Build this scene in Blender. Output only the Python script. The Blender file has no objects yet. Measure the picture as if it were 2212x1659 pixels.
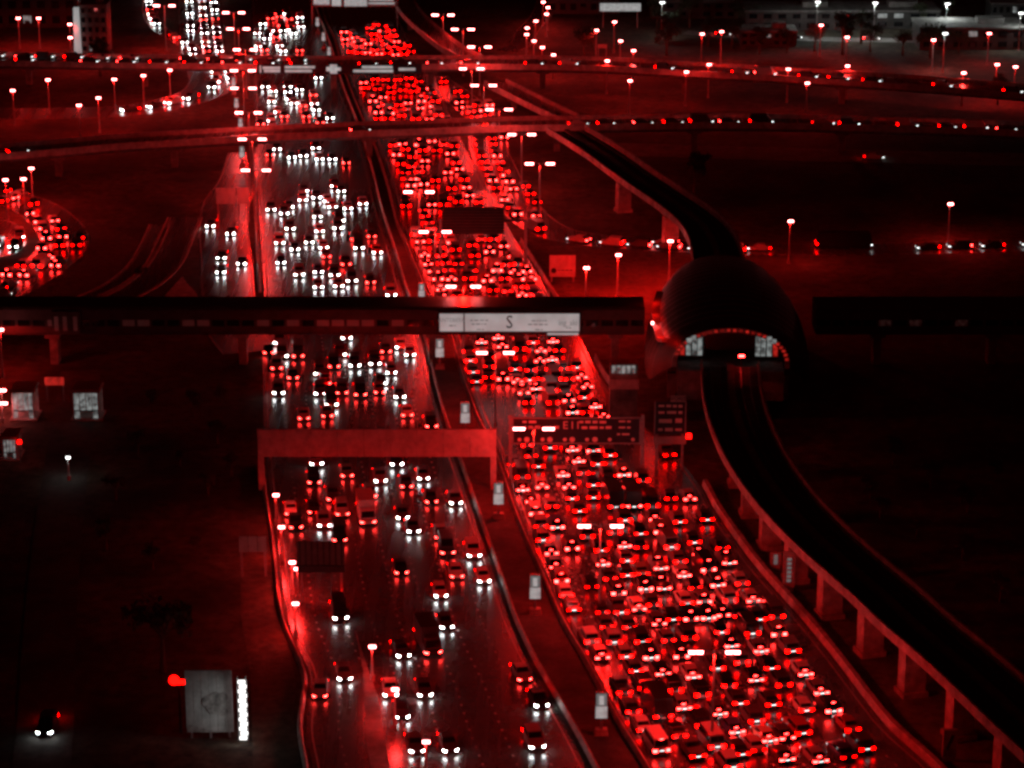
import bpy, math, random
from mathutils import Vector, Matrix
R = math.radians
rnd = random.Random(7)
scene = bpy.context.scene
C = scene.collection

# ------------------------------------------------------------------ camera, sky, sun, exposure
CAM_H, PITCH, FOC = 139.0, R(18.0), 5632.0          # metres, radians, focal length in units of a 2212 px wide picture
cam_data = bpy.data.cameras.new('camera')
cam_data.sensor_width = 36.0
cam_data.lens = 36.0 * FOC / 2212.0
cam_data.clip_start, cam_data.clip_end = 1.0, 20000.0
cam = bpy.data.objects.new('camera', cam_data)
cam.location = (0, 0, CAM_H)
cam.rotation_euler = (math.pi / 2 - PITCH, 0, 0)
C.objects.link(cam)
scene.camera = cam

world = bpy.data.worlds.new('World')
scene.world = world
world.use_nodes = True
wn = world.node_tree
wn.nodes.clear()
wo = wn.nodes.new('ShaderNodeOutputWorld')
wb = wn.nodes.new('ShaderNodeBackground')
sky = wn.nodes.new('ShaderNodeTexSky')
sky.sky_type = 'NISHITA'
sky.sun_disc = False
sky.sun_elevation = R(24)
sky.sun_rotation = R(200)
tint = wn.nodes.new('ShaderNodeMix')
tint.data_type = 'RGBA'
tint.blend_type = 'MULTIPLY'
tint.inputs[0].default_value = 1.0
tint.inputs[7].default_value = (1.0, 0.004, 0.002, 1)
wn.links.new(sky.outputs[0], tint.inputs[6])
wn.links.new(tint.outputs[2], wb.inputs[0])
wb.inputs[1].default_value = 0.0028
wn.links.new(wb.outputs[0], wo.inputs[0])

moon = bpy.data.lights.new('moon', 'SUN')
moon.energy = 0.012
moon.angle = R(8)
moon.color = (1.0, 0.03, 0.02)
moon_o = bpy.data.objects.new('moon', moon)
moon_o.rotation_euler = (R(50), 0, R(-20))
C.objects.link(moon_o)

scene.view_settings.view_transform = 'Standard'
scene.view_settings.look = 'None'
scene.view_settings.exposure = 0.0
scene.view_settings.gamma = 1.0
scene.view_settings.use_curve_mapping = False
cy = scene.cycles
cy.max_bounces, cy.diffuse_bounces, cy.glossy_bounces = 2, 1, 1
cy.transmission_bounces, cy.transparent_max_bounces = 2, 4
cy.sample_clamp_indirect = 2.0
cy.use_light_tree = True
cy.caustics_reflective = cy.caustics_refractive = False
cy.pixel_filter_type = 'BLACKMAN_HARRIS'
cy.filter_width = 2.9
STREET = (1.0, 0.004, 0.002)                         # colour of the street lighting

# ------------------------------------------------------------------ helpers
CT, ST = math.cos(PITCH), math.sin(PITCH)
def G(u, v, z=0.0):
    """point at height z seen at (u, v) of the 2212 x 1659 picture"""
    x, y = (u - 1106.0) / FOC, -(v - 829.5) / FOC
    d = Vector((x, CT + ST * y, -ST + CT * y))
    t = (CAM_H - z) / -d.z
    return Vector((d.x * t, d.y * t, z))
def proj(p):
    dz = p.z - CAM_H
    dep = p.y * CT - dz * ST
    return 1106.0 + FOC * p.x / dep, 829.5 - FOC * (p.y * ST + dz * CT) / dep
def ppm(p):
    return FOC / (p.y * CT + (CAM_H - p.z) * ST)

def smooth(pts, n=6):
    pts = [Vector(p) for p in pts]
    out = []
    for i in range(len(pts) - 1):
        p0, p1, p2, p3 = pts[max(i - 1, 0)], pts[i], pts[i + 1], pts[min(i + 2, len(pts) - 1)]
        for k in range(n):
            t = k / n
            out.append(0.5 * ((2 * p1) + (p2 - p0) * t + (2 * p0 - 5 * p1 + 4 * p2 - p3) * t * t + (3 * p1 - p0 - 3 * p2 + p3) * t ** 3))
    out.append(pts[-1])
    return out
def GP(pix, z=0.0, n=6):
    return smooth([G(u, v, z) for u, v in pix], n)
def sides(path):
    """unit vectors pointing to the right of the walking direction, in plan"""
    out = []
    for i in range(len(path)):
        a, b = path[max(i - 1, 0)], path[min(i + 1, len(path) - 1)]
        d = Vector((b.x - a.x, b.y - a.y, 0)).normalized()
        out.append(Vector((d.y, -d.x, 0)))
    return out
def offset(path, o):
    return [p + s * o for p, s in zip(path, sides(path))]
def resample(path, step):
    out, acc = [path[0].copy()], 0.0
    for a, b in zip(path, path[1:]):
        L = (b - a).length
        while L > 1e-6 and acc + L >= step:
            t = (step - acc) / L
            a = a.lerp(b, t)
            out.append(a.copy())
            L = (b - a).length
            acc = 0.0
        acc += L
    return out

class MB:
    def __init__(s):
        s.v, s.f, s.m = [], [], []
    def add(s, vs, fs, mi=0):
        o = len(s.v)
        s.v += [tuple(p) for p in vs]
        s.f += [tuple(i + o for i in f) for f in fs]
        s.m += [mi] * len(fs)
        return s
    def box(s, c, d, rz=0.0, mi=0, top=(1, 1)):
        x, y, z = d[0] / 2, d[1] / 2, d[2] / 2
        ca, sa = math.cos(rz), math.sin(rz)
        vs = []
        for zz, (tx, ty) in ((-z, (1, 1)), (z, top)):
            for sx, sy in ((-1, -1), (1, -1), (1, 1), (-1, 1)):
                px, py = sx * x * tx, sy * y * ty
                vs.append((c[0] + px * ca - py * sa, c[1] + px * sa + py * ca, c[2] + zz))
        return s.add(vs, [(0, 3, 2, 1), (4, 5, 6, 7), (0, 1, 5, 4), (1, 2, 6, 5), (2, 3, 7, 6), (3, 0, 4, 7)], mi)
    def quad(s, a, b, c, d, mi=0):
        return s.add([a, b, c, d], [(0, 1, 2, 3)], mi)
    def strip(s, A, B, mi=0):
        n = len(A)
        return s.add(list(A) + list(B), [(i, i + n, i + n + 1, i + 1) for i in range(n - 1)], mi)
    def tube(s, path, r, n=8, mi=0):
        path = [Vector(p) for p in path]
        rs = r if isinstance(r, (list, tuple)) else [r] * len(path)
        vs, fs = [], []
        for i, p in enumerate(path):
            d = (path[min(i + 1, len(path) - 1)] - path[max(i - 1, 0)]).normalized()
            a = d.cross(Vector((0.3, 1, 0.1))).normalized()
            b = d.cross(a)
            vs += [p + (a * math.cos(2 * math.pi * k / n) + b * math.sin(2 * math.pi * k / n)) * rs[i] for k in range(n)]
        for i in range(len(path) - 1):
            fs += [(i * n + k, i * n + (k + 1) % n, (i + 1) * n + (k + 1) % n, (i + 1) * n + k) for k in range(n)]
        fs += [tuple(range(n - 1, -1, -1)), tuple((len(path) - 1) * n + k for k in range(n))]
        return s.add(vs, fs, mi)
    def sweep(s, path, prof, mi=0):
        """closed profile of (offset to the right, height above the path) along a path"""
        sd, n = sides(path), len(prof)
        vs = [p + q * o + Vector((0, 0, h)) for p, q in zip(path, sd) for o, h in prof]
        fs = [(i * n + k, i * n + (k + 1) % n, (i + 1) * n + (k + 1) % n, (i + 1) * n + k) for i in range(len(path) - 1) for k in range(n)]
        fs += [tuple(range(n - 1, -1, -1)), tuple((len(path) - 1) * n + k for k in range(n))]
        return s.add(vs, fs, mi)
    def rings(s, rings, mi=0, closed=True):
        n = len(rings[0])
        vs = [p for r in rings for p in r]
        m = n if closed else n - 1
        return s.add(vs, [(i * n + k, i * n + (k + 1) % n, (i + 1) * n + (k + 1) % n, (i + 1) * n + k) for i in range(len(rings) - 1) for k in range(m)], mi)
    def mesh(s, name, mats, smooth_faces=False):
        me = bpy.data.meshes.new(name)
        me.from_pydata(s.v, [], s.f)
        for m in (mats if isinstance(mats, (list, tuple)) else [mats]):
            me.materials.append(m)
        if any(s.m):
            me.polygons.foreach_set('material_index', s.m)
        if smooth_faces:
            me.polygons.foreach_set('use_smooth', [True] * len(me.polygons))
        me.update()
        return me
    def build(s, name, mats, parent=None, smooth_faces=False):
        return put(name, s.mesh(name, mats, smooth_faces), parent)

def put(name, me, parent=None, loc=None, rz=0.0):
    o = bpy.data.objects.new(name, me)
    if loc is not None:
        o.location = loc
    o.rotation_euler = (0, 0, rz)
    o.parent = parent
    C.objects.link(o)
    return o
def empty(name, loc=(0, 0, 0), rz=0.0):
    return put(name, None, None, loc, rz)
def tag(o, label=None, cat=None, group=None, kind=None):
    for k, v in (('label', label), ('category', cat), ('group', group), ('kind', kind)):
        if v:
            o[k] = v
    return o
ORD = ['first', 'second', 'third', 'fourth', 'fifth', 'sixth', 'seventh', 'eighth', 'ninth', 'tenth', 'eleventh', 'twelfth', 'thirteenth',
       'fourteenth', 'fifteenth', 'sixteenth', 'seventeenth', 'eighteenth', 'nineteenth', 'twentieth']
def ordinal(i):
    if i < 20:
        return ORD[i]
    n = i + 1
    return '%d%s' % (n, {1: 'st', 2: 'nd', 3: 'rd'}.get(n % 10 if n % 100 not in (11, 12, 13) else 0, 'th'))
NUM = ['zero', 'one', 'two', 'three', 'four', 'five', 'six', 'seven', 'eight', 'nine', 'ten', 'eleven', 'twelve', 'thirteen']

def spot(parent, loc, power, color=STREET, cone=178, blend=0.15, size=0.35):
    l = bpy.data.lights.new('lamp_light', 'SPOT')
    l.energy, l.color, l.spot_size, l.spot_blend, l.shadow_soft_size = power, color, R(cone), blend, size
    o = bpy.data.objects.new('lamp_light', l)
    o.location = loc
    o.parent = parent
    C.objects.link(o)

# ------------------------------------------------------------------ materials
def mat(name, col, rough=0.7, metal=0.0, var=0.25, scale=3.0, bump=0.0, spec=0.5, col2=None, detail=4.0, fine=0.0, fscale=1.6):
    m = bpy.data.materials.new(name)
    m.use_nodes = True
    nt = m.node_tree
    b = nt.nodes['Principled BSDF']
    tc = nt.nodes.new('ShaderNodeTexCoord')
    nz = nt.nodes.new('ShaderNodeTexNoise')
    nz.inputs['Scale'].default_value = scale
    nz.inputs['Detail'].default_value = detail
    nt.links.new(tc.outputs['Object'], nz.inputs['Vector'])
    cr = nt.nodes.new('ShaderNodeValToRGB')
    lo = col2 or [c * (1 - var) for c in col]
    hi = [min(c * (1 + var), 1) for c in col] if not col2 else col
    cr.color_ramp.elements[0].position, cr.color_ramp.elements[1].position = 0.32, 0.68
    cr.color_ramp.elements[0].color = (*lo, 1)
    cr.color_ramp.elements[1].color = (*hi, 1)
    nt.links.new(nz.outputs['Fac'], cr.inputs['Fac'])
    out = cr.outputs['Color']
    if fine:                                         # grit, patches and stains a hand to a metre across
        n2 = nt.nodes.new('ShaderNodeTexNoise')
        n2.inputs['Scale'].default_value = fscale
        n2.inputs['Detail'].default_value = 3.0
        n2.inputs['Roughness'].default_value = 0.7
        nt.links.new(tc.outputs['Object'], n2.inputs['Vector'])
        r2 = nt.nodes.new('ShaderNodeMapRange')
        r2.inputs[1].default_value, r2.inputs[2].default_value = 0.3, 0.7
        r2.inputs[3].default_value, r2.inputs[4].default_value = 1 - fine, 1 + fine
        nt.links.new(n2.outputs['Fac'], r2.inputs[0])
        mx = nt.nodes.new('ShaderNodeMix')
        mx.data_type, mx.blend_type = 'RGBA', 'MULTIPLY'
        mx.inputs[0].default_value = 1.0
        nt.links.new(cr.outputs['Color'], mx.inputs[6])
        nt.links.new(r2.outputs[0], mx.inputs[7])
        out = mx.outputs[2]
    nt.links.new(out, b.inputs['Base Color'])
    b.inputs['Roughness'].default_value = rough
    b.inputs['Metallic'].default_value = metal
    b.inputs['Specular IOR Level'].default_value = spec
    if bump:
        bp = nt.nodes.new('ShaderNodeBump')
        bp.inputs['Strength'].default_value = bump
        nt.links.new(nz.outputs['Fac'], bp.inputs['Height'])
        nt.links.new(bp.outputs['Normal'], b.inputs['Normal'])
    return m
def glow(name, col, strength, base=(0.5, 0.5, 0.5), one_sided=False):
    m = bpy.data.materials.new(name)
    m.use_nodes = True
    b = m.node_tree.nodes['Principled BSDF']
    b.inputs['Base Color'].default_value = (*base, 1)
    b.inputs['Roughness'].default_value = 0.3
    b.inputs['Emission Color'].default_value = (*col, 1)
    b.inputs['Emission Strength'].default_value = strength
    if one_sided:                                    # the back of the lens is its housing
        nt = m.node_tree
        ge = nt.nodes.new('ShaderNodeNewGeometry')
        ml = nt.nodes.new('ShaderNodeMath')
        ml.operation = 'MULTIPLY_ADD'
        ml.inputs[1].default_value, ml.inputs[2].default_value = -strength, strength
        nt.links.new(ge.outputs['Backfacing'], ml.inputs[0])
        nt.links.new(ml.outputs[0], b.inputs['Emission Strength'])
    return m
def print_glow(name, col, strength, scale=1.2, lo=0.55):
    """backlit print: uneven light through the sheet"""
    m = glow(name, col, strength, (0.3, 0.3, 0.3))
    nt = m.node_tree
    b = nt.nodes['Principled BSDF']
    tc = nt.nodes.new('ShaderNodeTexCoord')
    nz = nt.nodes.new('ShaderNodeTexNoise')
    nz.inputs['Scale'].default_value = scale
    mp = nt.nodes.new('ShaderNodeMapRange')
    mp.inputs[1].default_value, mp.inputs[2].default_value = 0.35, 0.65
    mp.inputs[3].default_value, mp.inputs[4].default_value = strength * lo, strength
    nt.links.new(tc.outputs['Object'], nz.inputs['Vector'])
    nt.links.new(nz.outputs['Fac'], mp.inputs[0])
    nt.links.new(mp.outputs[0], b.inputs['Emission Strength'])
    return m

M = {}
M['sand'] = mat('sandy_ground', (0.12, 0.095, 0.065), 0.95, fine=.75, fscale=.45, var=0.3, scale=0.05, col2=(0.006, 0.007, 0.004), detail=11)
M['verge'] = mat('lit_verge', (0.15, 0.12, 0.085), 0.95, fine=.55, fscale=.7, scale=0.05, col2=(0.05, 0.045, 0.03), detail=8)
def asphalt():
    m = mat('worn_asphalt', (0.07, 0.068, 0.066), 0.3, fine=.5, fscale=.9, scale=0.05, var=0.22, detail=8, spec=1.0)
    nt = m.node_tree
    b = nt.nodes['Principled BSDF']
    tc = nt.nodes.new('ShaderNodeTexCoord')
    mp = nt.nodes.new('ShaderNodeMapping')
    mp.inputs['Scale'].default_value = (0.6, 0.03, 0.6)
    nz = nt.nodes.new('ShaderNodeTexNoise')
    nz.inputs['Scale'].default_value = 1.0
    nz.inputs['Detail'].default_value = 5
    rg = nt.nodes.new('ShaderNodeMapRange')
    rg.inputs[3].default_value, rg.inputs[4].default_value = 0.20, 0.34
    nt.links.new(tc.outputs['Object'], mp.inputs[0])
    nt.links.new(mp.outputs[0], nz.inputs['Vector'])
    nt.links.new(nz.outputs['Fac'], rg.inputs[0])
    nt.links.new(rg.outputs[0], b.inputs['Roughness'])
    return m
M['asphalt'] = asphalt()
M['median'] = mat('median_paving', (0.10, 0.09, 0.08), 0.9, fine=.4, fscale=.8, scale=0.15, col2=(0.035, 0.035, 0.03))
M['concrete'] = mat('grey_concrete', (0.5, 0.49, 0.47), 0.85, fine=.4, fscale=.8, scale=0.3, var=0.22, detail=6)
M['dark_concrete'] = mat('stained_concrete', (0.2, 0.19, 0.18), 0.9, fine=.4, fscale=.8, scale=0.25, var=0.3, detail=6)
M['paint'] = mat('road_paint', (0.42, 0.42, 0.40), 0.6, scale=2.0, var=0.15)
M['steel'] = mat('galvanised_steel', (0.38, 0.39, 0.40), 0.45, 0.6, scale=2.0, var=0.15)
M['dark_steel'] = mat('dark_steel', (0.05, 0.05, 0.055), 0.5, 0.4, scale=2.0)
M['panel'] = mat('pale_sign_panel', (0.46, 0.46, 0.45), 0.6, fine=.25, fscale=.9, scale=0.4, var=0.12, detail=6)
M['sign_dark'] = mat('dark_sign_sheet', (0.012, 0.016, 0.03), 0.4, scale=0.8)
M['faded'] = mat('faded_print', (0.3, 0.28, 0.27), 0.7, scale=.8, var=.4, fine=.4)
M['letter'] = mat('sign_lettering', (0.75, 0.75, 0.72), 0.5, scale=5, var=0.1)
M['shell'] = mat('dark_bronze_cladding', (0.075, 0.06, 0.045), 0.5, 0.3, fine=.25, fscale=.9, scale=0.25, var=0.3, detail=6)
M['roof_dark'] = mat('bridge_cladding', (0.06, 0.058, 0.056), 0.55, 0.2, fine=.25, fscale=.9, scale=0.3, var=0.3, detail=6)
M['rail'] = mat('rail_steel', (0.20, 0.17, 0.15), 0.4, 0.7, scale=1.0)
M['track'] = mat('track_bed', (0.045, 0.042, 0.04), 0.95, fine=.4, fscale=.8, scale=0.6, var=0.35)
M['bark'] = mat('bark', (0.10, 0.075, 0.05), 0.95, scale=4)
M['leaf'] = mat('dusty_leaf', (0.05, 0.06, 0.03), 0.8, scale=1.5, var=0.5)
M['wall'] = mat('rendered_wall', (0.42, 0.39, 0.35), 0.9, scale=0.3, var=0.15)
M['glass'] = mat('tinted_glass', (0.012, 0.013, 0.015), 0.08, scale=1.0, spec=0.6)
M['tyre'] = mat('tyre_rubber', (0.018, 0.018, 0.018), 0.85, scale=6)
M['plate'] = mat('plate_sheet', (0.8, 0.8, 0.78), 0.4, scale=8, var=0.08)
M['black'] = mat('black_plastic', (0.015, 0.015, 0.015), 0.6, scale=4)
PAINTS = {'white': (0.78, 0.78, 0.76), 'silver': (0.32, 0.33, 0.34), 'grey': (0.07, 0.07, 0.075), 'black': (0.015, 0.015, 0.017),
          'beige': (0.40, 0.35, 0.26), 'red': (0.35, 0.03, 0.025), 'blue': (0.04, 0.07, 0.18)}
for k, c in PAINTS.items():
    M['car_' + k] = mat('car_paint_' + k, c, 0.28, 0.15 if k in ('silver', 'grey') else 0.0, scale=0.7, var=0.07)
M['head_white'] = glow('white_headlight', (0.95, 1.0, 0.99), 40.0, one_sided=True)
M['head_warm'] = glow('warm_headlight', (1.0, 0.025, 0.021), 46.0, one_sided=True)
M['head_far'] = glow('far_headlight', (0.95, 1.0, 0.98), 3.5, one_sided=True)
M['tail'] = glow('tail_light', (1.0, 0.0003, 0.0001), 44.0, (0.3, 0.01, 0.01), one_sided=True)
M['tail_dim'] = glow('dim_tail_light', (1.0, 0.0003, 0.0001), 16.0, (0.3, 0.01, 0.01), one_sided=True)
M['brake'] = glow('brake_light', (1.0, 0.017, 0.015), 52.0, (0.3, 0.01, 0.01), one_sided=True)
M['plate_glow'] = glow('plate_strip_glow', (0.9, 1.0, 0.97), 2.6, one_sided=True)
M['lens'] = glow('street_lamp_lens', (1.0, 0.16, 0.155), 34.0)
M['lens_white'] = glow('white_lamp_lens', (1.0, 0.98, 0.95), 2.2)
M['lens_mast'] = glow('white_mast_lens', (1.0, 1.0, 0.98), 5.0)
M['lens_red'] = glow('red_lamp_lens', (1.0, 0.002, 0.001), 7.0)
M['box_light'] = print_glow('backlit_poster', (0.95, 1.0, 0.99), 0.36, 1.4, 0.6)
M['box_bright'] = print_glow('backlit_poster_bright', (0.95, 1.0, 0.99), 0.42, 2.0, 0.7)
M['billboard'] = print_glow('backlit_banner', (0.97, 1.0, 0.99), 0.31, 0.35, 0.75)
M['ink'] = mat('banner_ink', (0.01, 0.011, 0.012), 0.6, scale=3)
M['ink_grey'] = glow('banner_grey_ink', (0.95, 1.0, 0.99), 0.12, (0.1, 0.1, 0.1))
M['sign_lit'] = print_glow('lit_sign_lettering', (0.95, 1.0, 0.99), 0.34, 0.5, 0.7)
M['window_lit'] = print_glow('lit_window', (0.9, 1.0, 0.98), 0.26, 1.2, 0.12)
M['window_dim'] = print_glow('dim_window', (1.0, 0.45, 0.4), 0.012, 1.5, 0.05)
M['window_red'] = print_glow('red_lit_window', (1.0, 0.03, 0.02), 0.5, 1.0, 0.25)

# ------------------------------------------------------------------ the ground and the roads
g = MB().quad((-3000, -600, -0.03), (3000, -600, -0.03), (3000, 5000, -0.03), (-3000, 5000, -0.03)).build('ground', M['sand'])
tag(g, kind='structure')

LEFT = [(-60, 538, 660), (25, 543, 680), (100, 546, 708), (175, 548, 730), (260, 550, 762), (310, 552, 780), (382, 555, 800), (450, 559, 816),
        (545, 565, 845), (632, 570, 870), (725, 567, 906), (837, 568, 932), (922, 570, 956), (989, 576, 980), (1062, 583, 1005), (1167, 600, 1041),
        (1242, 608, 1067), (1306, 616, 1088), (1351, 626, 1104), (1407, 648, 1130), (1444, 666, 1149), (1482, 672, 1171), (1556, 662, 1214),
        (1600, 664, 1238), (1656, 675, 1267), (1730, 684, 1308)]
RIGHT = [(-60, 686, 822), (40, 708, 862), (82, 728, 882), (130, 742, 906), (175, 757, 934), (250, 787, 976), (310, 815, 1000), (400, 846, 1048),
         (481, 866, 1092), (525, 884, 1118), (587, 910, 1158), (640, 932, 1190), (725, 982, 1250), (785, 1000, 1281), (827, 1013, 1306),
         (867, 1028, 1340), (922, 1050, 1392), (960, 1072, 1440), (1047, 1104, 1510), (1099, 1121, 1538), (1174, 1151, 1590), (1239, 1182, 1640),
         (1344, 1228, 1733), (1431, 1279, 1803), (1509, 1321, 1862), (1576, 1358, 1917), (1654, 1408, 2003), (1730, 1450, 2074)]
def edge(rows, v):
    for (v0, a0, b0), (v1, a1, b1) in zip(rows, rows[1:]):
        if v <= v1 or v1 == rows[-1][0]:
            t = (v - v0) / (v1 - v0)
            return a0 + (a1 - a0) * t, b0 + (b1 - b0) * t
def lanes_of(rows, z):
    A = smooth([G(a, v, z) for v, a, b in reversed(rows)], 5)
    B = smooth([G(b, v, z) for v, a, b in reversed(rows)], 5)
    return A, B
def carriageway(name, rows, z=0.01):
    A, B = lanes_of(rows, z)
    o = MB().strip(A, B).build(name, M['asphalt'])
    tag(o, kind='structure')
    return o, A, B
road_l, LA, LB = carriageway('road_oncoming', LEFT)
road_r, RA, RB = carriageway('road_outgoing', RIGHT)

def markings(road, A, B, n_lanes, z=0.018):
    """road studs between the lanes and solid edge lines"""
    mb = MB()
    for k in range(1, n_lanes):
        line = [a.lerp(b, k / n_lanes) for a, b in zip(A, B)]
        pts = resample(line, 2.4)
        for i in range(len(pts) - 1):
            p, d = pts[i], (pts[i + 1] - pts[i]).normalized()
            if p.y > 560:
                break
            s = Vector((d.y, -d.x, 0))
            long = 0.28
            a, b = p - d * long - s * 0.14, p + d * long + s * 0.14
            mb.quad(p - d * long - s * .14 + Vector((0, 0, .008)), p - d * long + s * .14 + Vector((0, 0, .008)),
                    p + d * long + s * .14 + Vector((0, 0, .008)), p + d * long - s * .14 + Vector((0, 0, .008)))
    o = mb.build('lane_studs', M['paint'], road)
    o['kind'] = 'stuff'
    for ln, off in ((A, 0.7), (B, -0.7)):
        l = [p + Vector((0, 0, 0.008)) for p in offset(ln, off)]
        MB().strip(offset(l, -0.11), offset(l, 0.11)).build('edge_line', M['paint'], road)
markings(road_l, LA, LB, 8)
markings(road_r, RA, RB, 9)

# raised central strip between the carriageways
mb = MB()
top_l, top_r = [p + Vector((0.35, 0, 0.13)) for p in LB], [p + Vector((-0.35, 0, 0.13)) for p in RA]
n = min(len(top_l), len(top_r))
medL = smooth([G(edge(LEFT, v)[1] + 2, v, 0.14) for v in range(1720, -60, -40)], 2)
medR = smooth([G(edge(RIGHT, v)[0] - 2, v, 0.14) for v in range(1720, -60, -40)], 2)
mb.strip(medL, medR)
mb.strip([p - Vector((0, 0, 0.13)) for p in medL], medL)
mb.strip(medR, [p - Vector((0, 0, 0.13)) for p in medR])
tag(mb.build('median', M['median']), kind='structure')

JERSEY = [(-0.34, 0), (0.34, 0), (0.3, 0.12), (0.13, 0.45), (0.1, 1.0), (-0.1, 1.0), (-0.13, 0.45), (-0.3, 0.12)]
def barrier(path, label, prof=JERSEY, name='concrete_barrier', material='concrete', seg=24.0):
    """a barrier cast in lengths with open joints between them"""
    root = empty(name, path[0])
    pts = resample(path, 3.0)
    run = int(seg / 3)
    for i in range(0, len(pts) - 1, run):
        part = [p - path[0] for p in pts[i:i + run + 1]]
        if len(part) < 2:
            continue
        part[-1] = part[-1].lerp(part[-2], 0.02)
        MB().sweep(part, prof).build('barrier_block', M[material], root)
    tag(root, label, 'barrier')
    return root
barrier([p + Vector((0.9, 0, 0)) for p in LB], 'low concrete barrier along the oncoming side of the median')
barrier([p + Vector((-0.9, 0, 0)) for p in RA], 'low concrete barrier along the outgoing side of the median')
WIDE = [(-0.5, 0), (0.5, 0), (0.42, 0.25), (0.3, 1.05), (-0.3, 1.05), (-0.42, 0.25)]
barrier([p + Vector((0.8, 0, 0)) for p, r in zip(RB, RB) if proj(p)[1] > 1040], 'concrete wall edging the jammed carriageway beside the viaduct', WIDE)
barrier([p + Vector((0.8, 0, 0)) for p in RB if 765 < proj(p)[1] < 850], 'short concrete wall below the footbridge beside the jam')
barrier([p + Vector((0.8, 0, 0)) for p in RB if 515 < proj(p)[1] < 700], 'concrete wall edging the jam beyond the footbridge')
barrier([p + Vector((-0.8, 0, 0)) for p in LA if 420 < proj(p)[1] < 640], 'concrete wall between the main road and its side road', JERSEY)
barrier([p + Vector((-0.8, 0, 0)) for p in LA if 1000 < proj(p)[1] < 1700], 'winding low kerb wall at the outer edge of oncoming lanes', JERSEY)

def ribbon(name, pix, width, z=0.03, material='asphalt', n=8, edges=True, kerbs=False):
    path = GP(pix, z, n)
    o = MB().strip(offset(path, -width / 2), offset(path, width / 2)).build(name, M[material])
    tag(o, kind='structure')
    if edges:
        for off in (-width / 2 + 0.4, width / 2 - 0.4):
            l = [p + Vector((0, 0, 0.008)) for p in offset(path, off)]
            MB().strip(offset(l, -0.1), offset(l, 0.1)).build('edge_line', M['paint'], o)
    if kerbs:
        for off in (-width / 2 - 0.15, width / 2 + 0.15):
            l = [p - Vector((0, 0, z)) for p in offset(path, off)]
            MB().sweep(l, [(-0.15, 0), (0.15, 0), (0.15, 0.15), (-0.15, 0.15)]).build('kerb', M['concrete'], o)
    return path
EXIT_PIX = [(930, 165), (950, 182), (990, 210), (1030, 240), (1050, 265), (1056, 320), (1075, 365), (1100, 415), (1135, 460), (1170, 488), (1215, 507),
            (1280, 518), (1380, 526), (1480, 532), (1659, 538), (1900, 538), (2290, 526)]
P_exit = ribbon('road_exit_ramp', EXIT_PIX, 9.5, 0.04)
P_loop = ribbon('road_loop_outer', [(-90, 412), (-10, 423), (50, 437), (95, 460), (128, 490), (140, 520), (122, 552), (88, 580), (48, 607), (0, 632), (-80, 662)], 10.5, 0.03)
P_inner = ribbon('road_loop_inner', [(-60, 478), (-12, 482), (16, 500), (20, 522), (2, 542), (-60, 558)], 7, 0.035)
P_coll = ribbon('road_collector', [(425, -60), (432, 40), (438, 110), (452, 150), (460, 172), (450, 192), (423, 207), (385, 219), (335, 230), (270, 239), (150, 244), (-60, 246)], 13, 0.03)
P_slip = ribbon('road_slip', [(318, -40), (325, 30), (345, 62), (370, 78), (400, 96), (432, 112)], 5, 0.045)
P_side = ribbon('road_side', [(540, 330), (520, 390), (488, 440), (482, 500), (488, 560), (492, 632), (498, 700), (540, 760)], 10.5, 0.02)
P_curve = ribbon('road_curving', [(400, 470), (378, 520), (350, 575), (300, 618), (230, 652), (140, 690)], 7, 0.02, kerbs=True)
P_curve2 = ribbon('road_curving_inner', [(345, 485), (322, 535), (292, 580), (240, 620), (160, 655)], 4, 0.02, kerbs=True)
P_cross = ribbon('road_cross', [(1310, 322), (1400, 324), (1520, 328), (1660, 332), (1900, 338), (2290, 346)], 13, 0.02, material='dark_concrete')
P_far = ribbon('road_far_lot', [(1090, 110), (1125, 95), (1140, 66), (1165, 40), (1180, 10), (1190, -40)], 7, 0.03)
P_lot = ribbon('road_far_yard', [(1480, 70), (1600, 78), (1750, 84), (2000, 88), (2290, 94)], 6, 0.03, material='dark_concrete')
P_service = ribbon('road_service', [(70, 1900), (85, 1700), (98, 1560), (105, 1400), (120, 1200), (146, 990), (175, 800)], 7, 0.02, edges=False, material='median')

def patch(name, pix, z, material, thick=0.0):
    pts = [G(u, v, z) for u, v in pix]
    mb = MB().add(pts, [tuple(range(len(pts)))])
    if thick:
        low = [p - Vector((0, 0, thick)) for p in pts]
        k = len(pts)
        mb.add(pts + low, [(i, i + k, (i + 1) % k + k, (i + 1) % k) for i in range(k)])
    o = mb.build(name, M[material])
    tag(o, kind='structure')
    return o
patch('gore_pavement', [(394, 597), (404, 612), (425, 634), (430, 650), (350, 650), (360, 634)], 0.16, 'concrete', 0.16)
patch('lit_sand', [(105, 640), (180, 560), (185, 500), (250, 495), (300, 520), (296, 560), (240, 610), (180, 640)], 0.0, 'verge')  # paler than the ground: lamplight put into the sand colour
patch('lit_sand_beside_exit', [(1180, 532), (1240, 530), (1370, 540), (1500, 552), (1490, 580), (1420, 640), (1380, 660), (1230, 650), (1205, 600)], 0.0, 'verge')  # same paler sand, brightness of the lamplit ground put into its colour
patch('sand_lot', [(1600, -40), (2300, -40), (2300, 22), (2050, 30), (1800, 34), (1660, 20)], 0.0, 'verge')
patch('kerb_island', [(768, 1361), (780, 1400), (797, 1450), (815, 1500), (826, 1560), (840, 1650), (846, 1720), (812, 1720), (800, 1650), (790, 1590), (788, 1520), (785, 1450)], 0.16, 'dark_concrete', 0.16)
patch('paved_verge', [(520, 1240), (600, 1255), (616, 1310), (622, 1400), (640, 1470), (634, 1550), (650, 1659), (655, 1720), (548, 1720), (545, 1600), (540, 1450), (520, 1330)], 0.02, 'verge')
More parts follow.
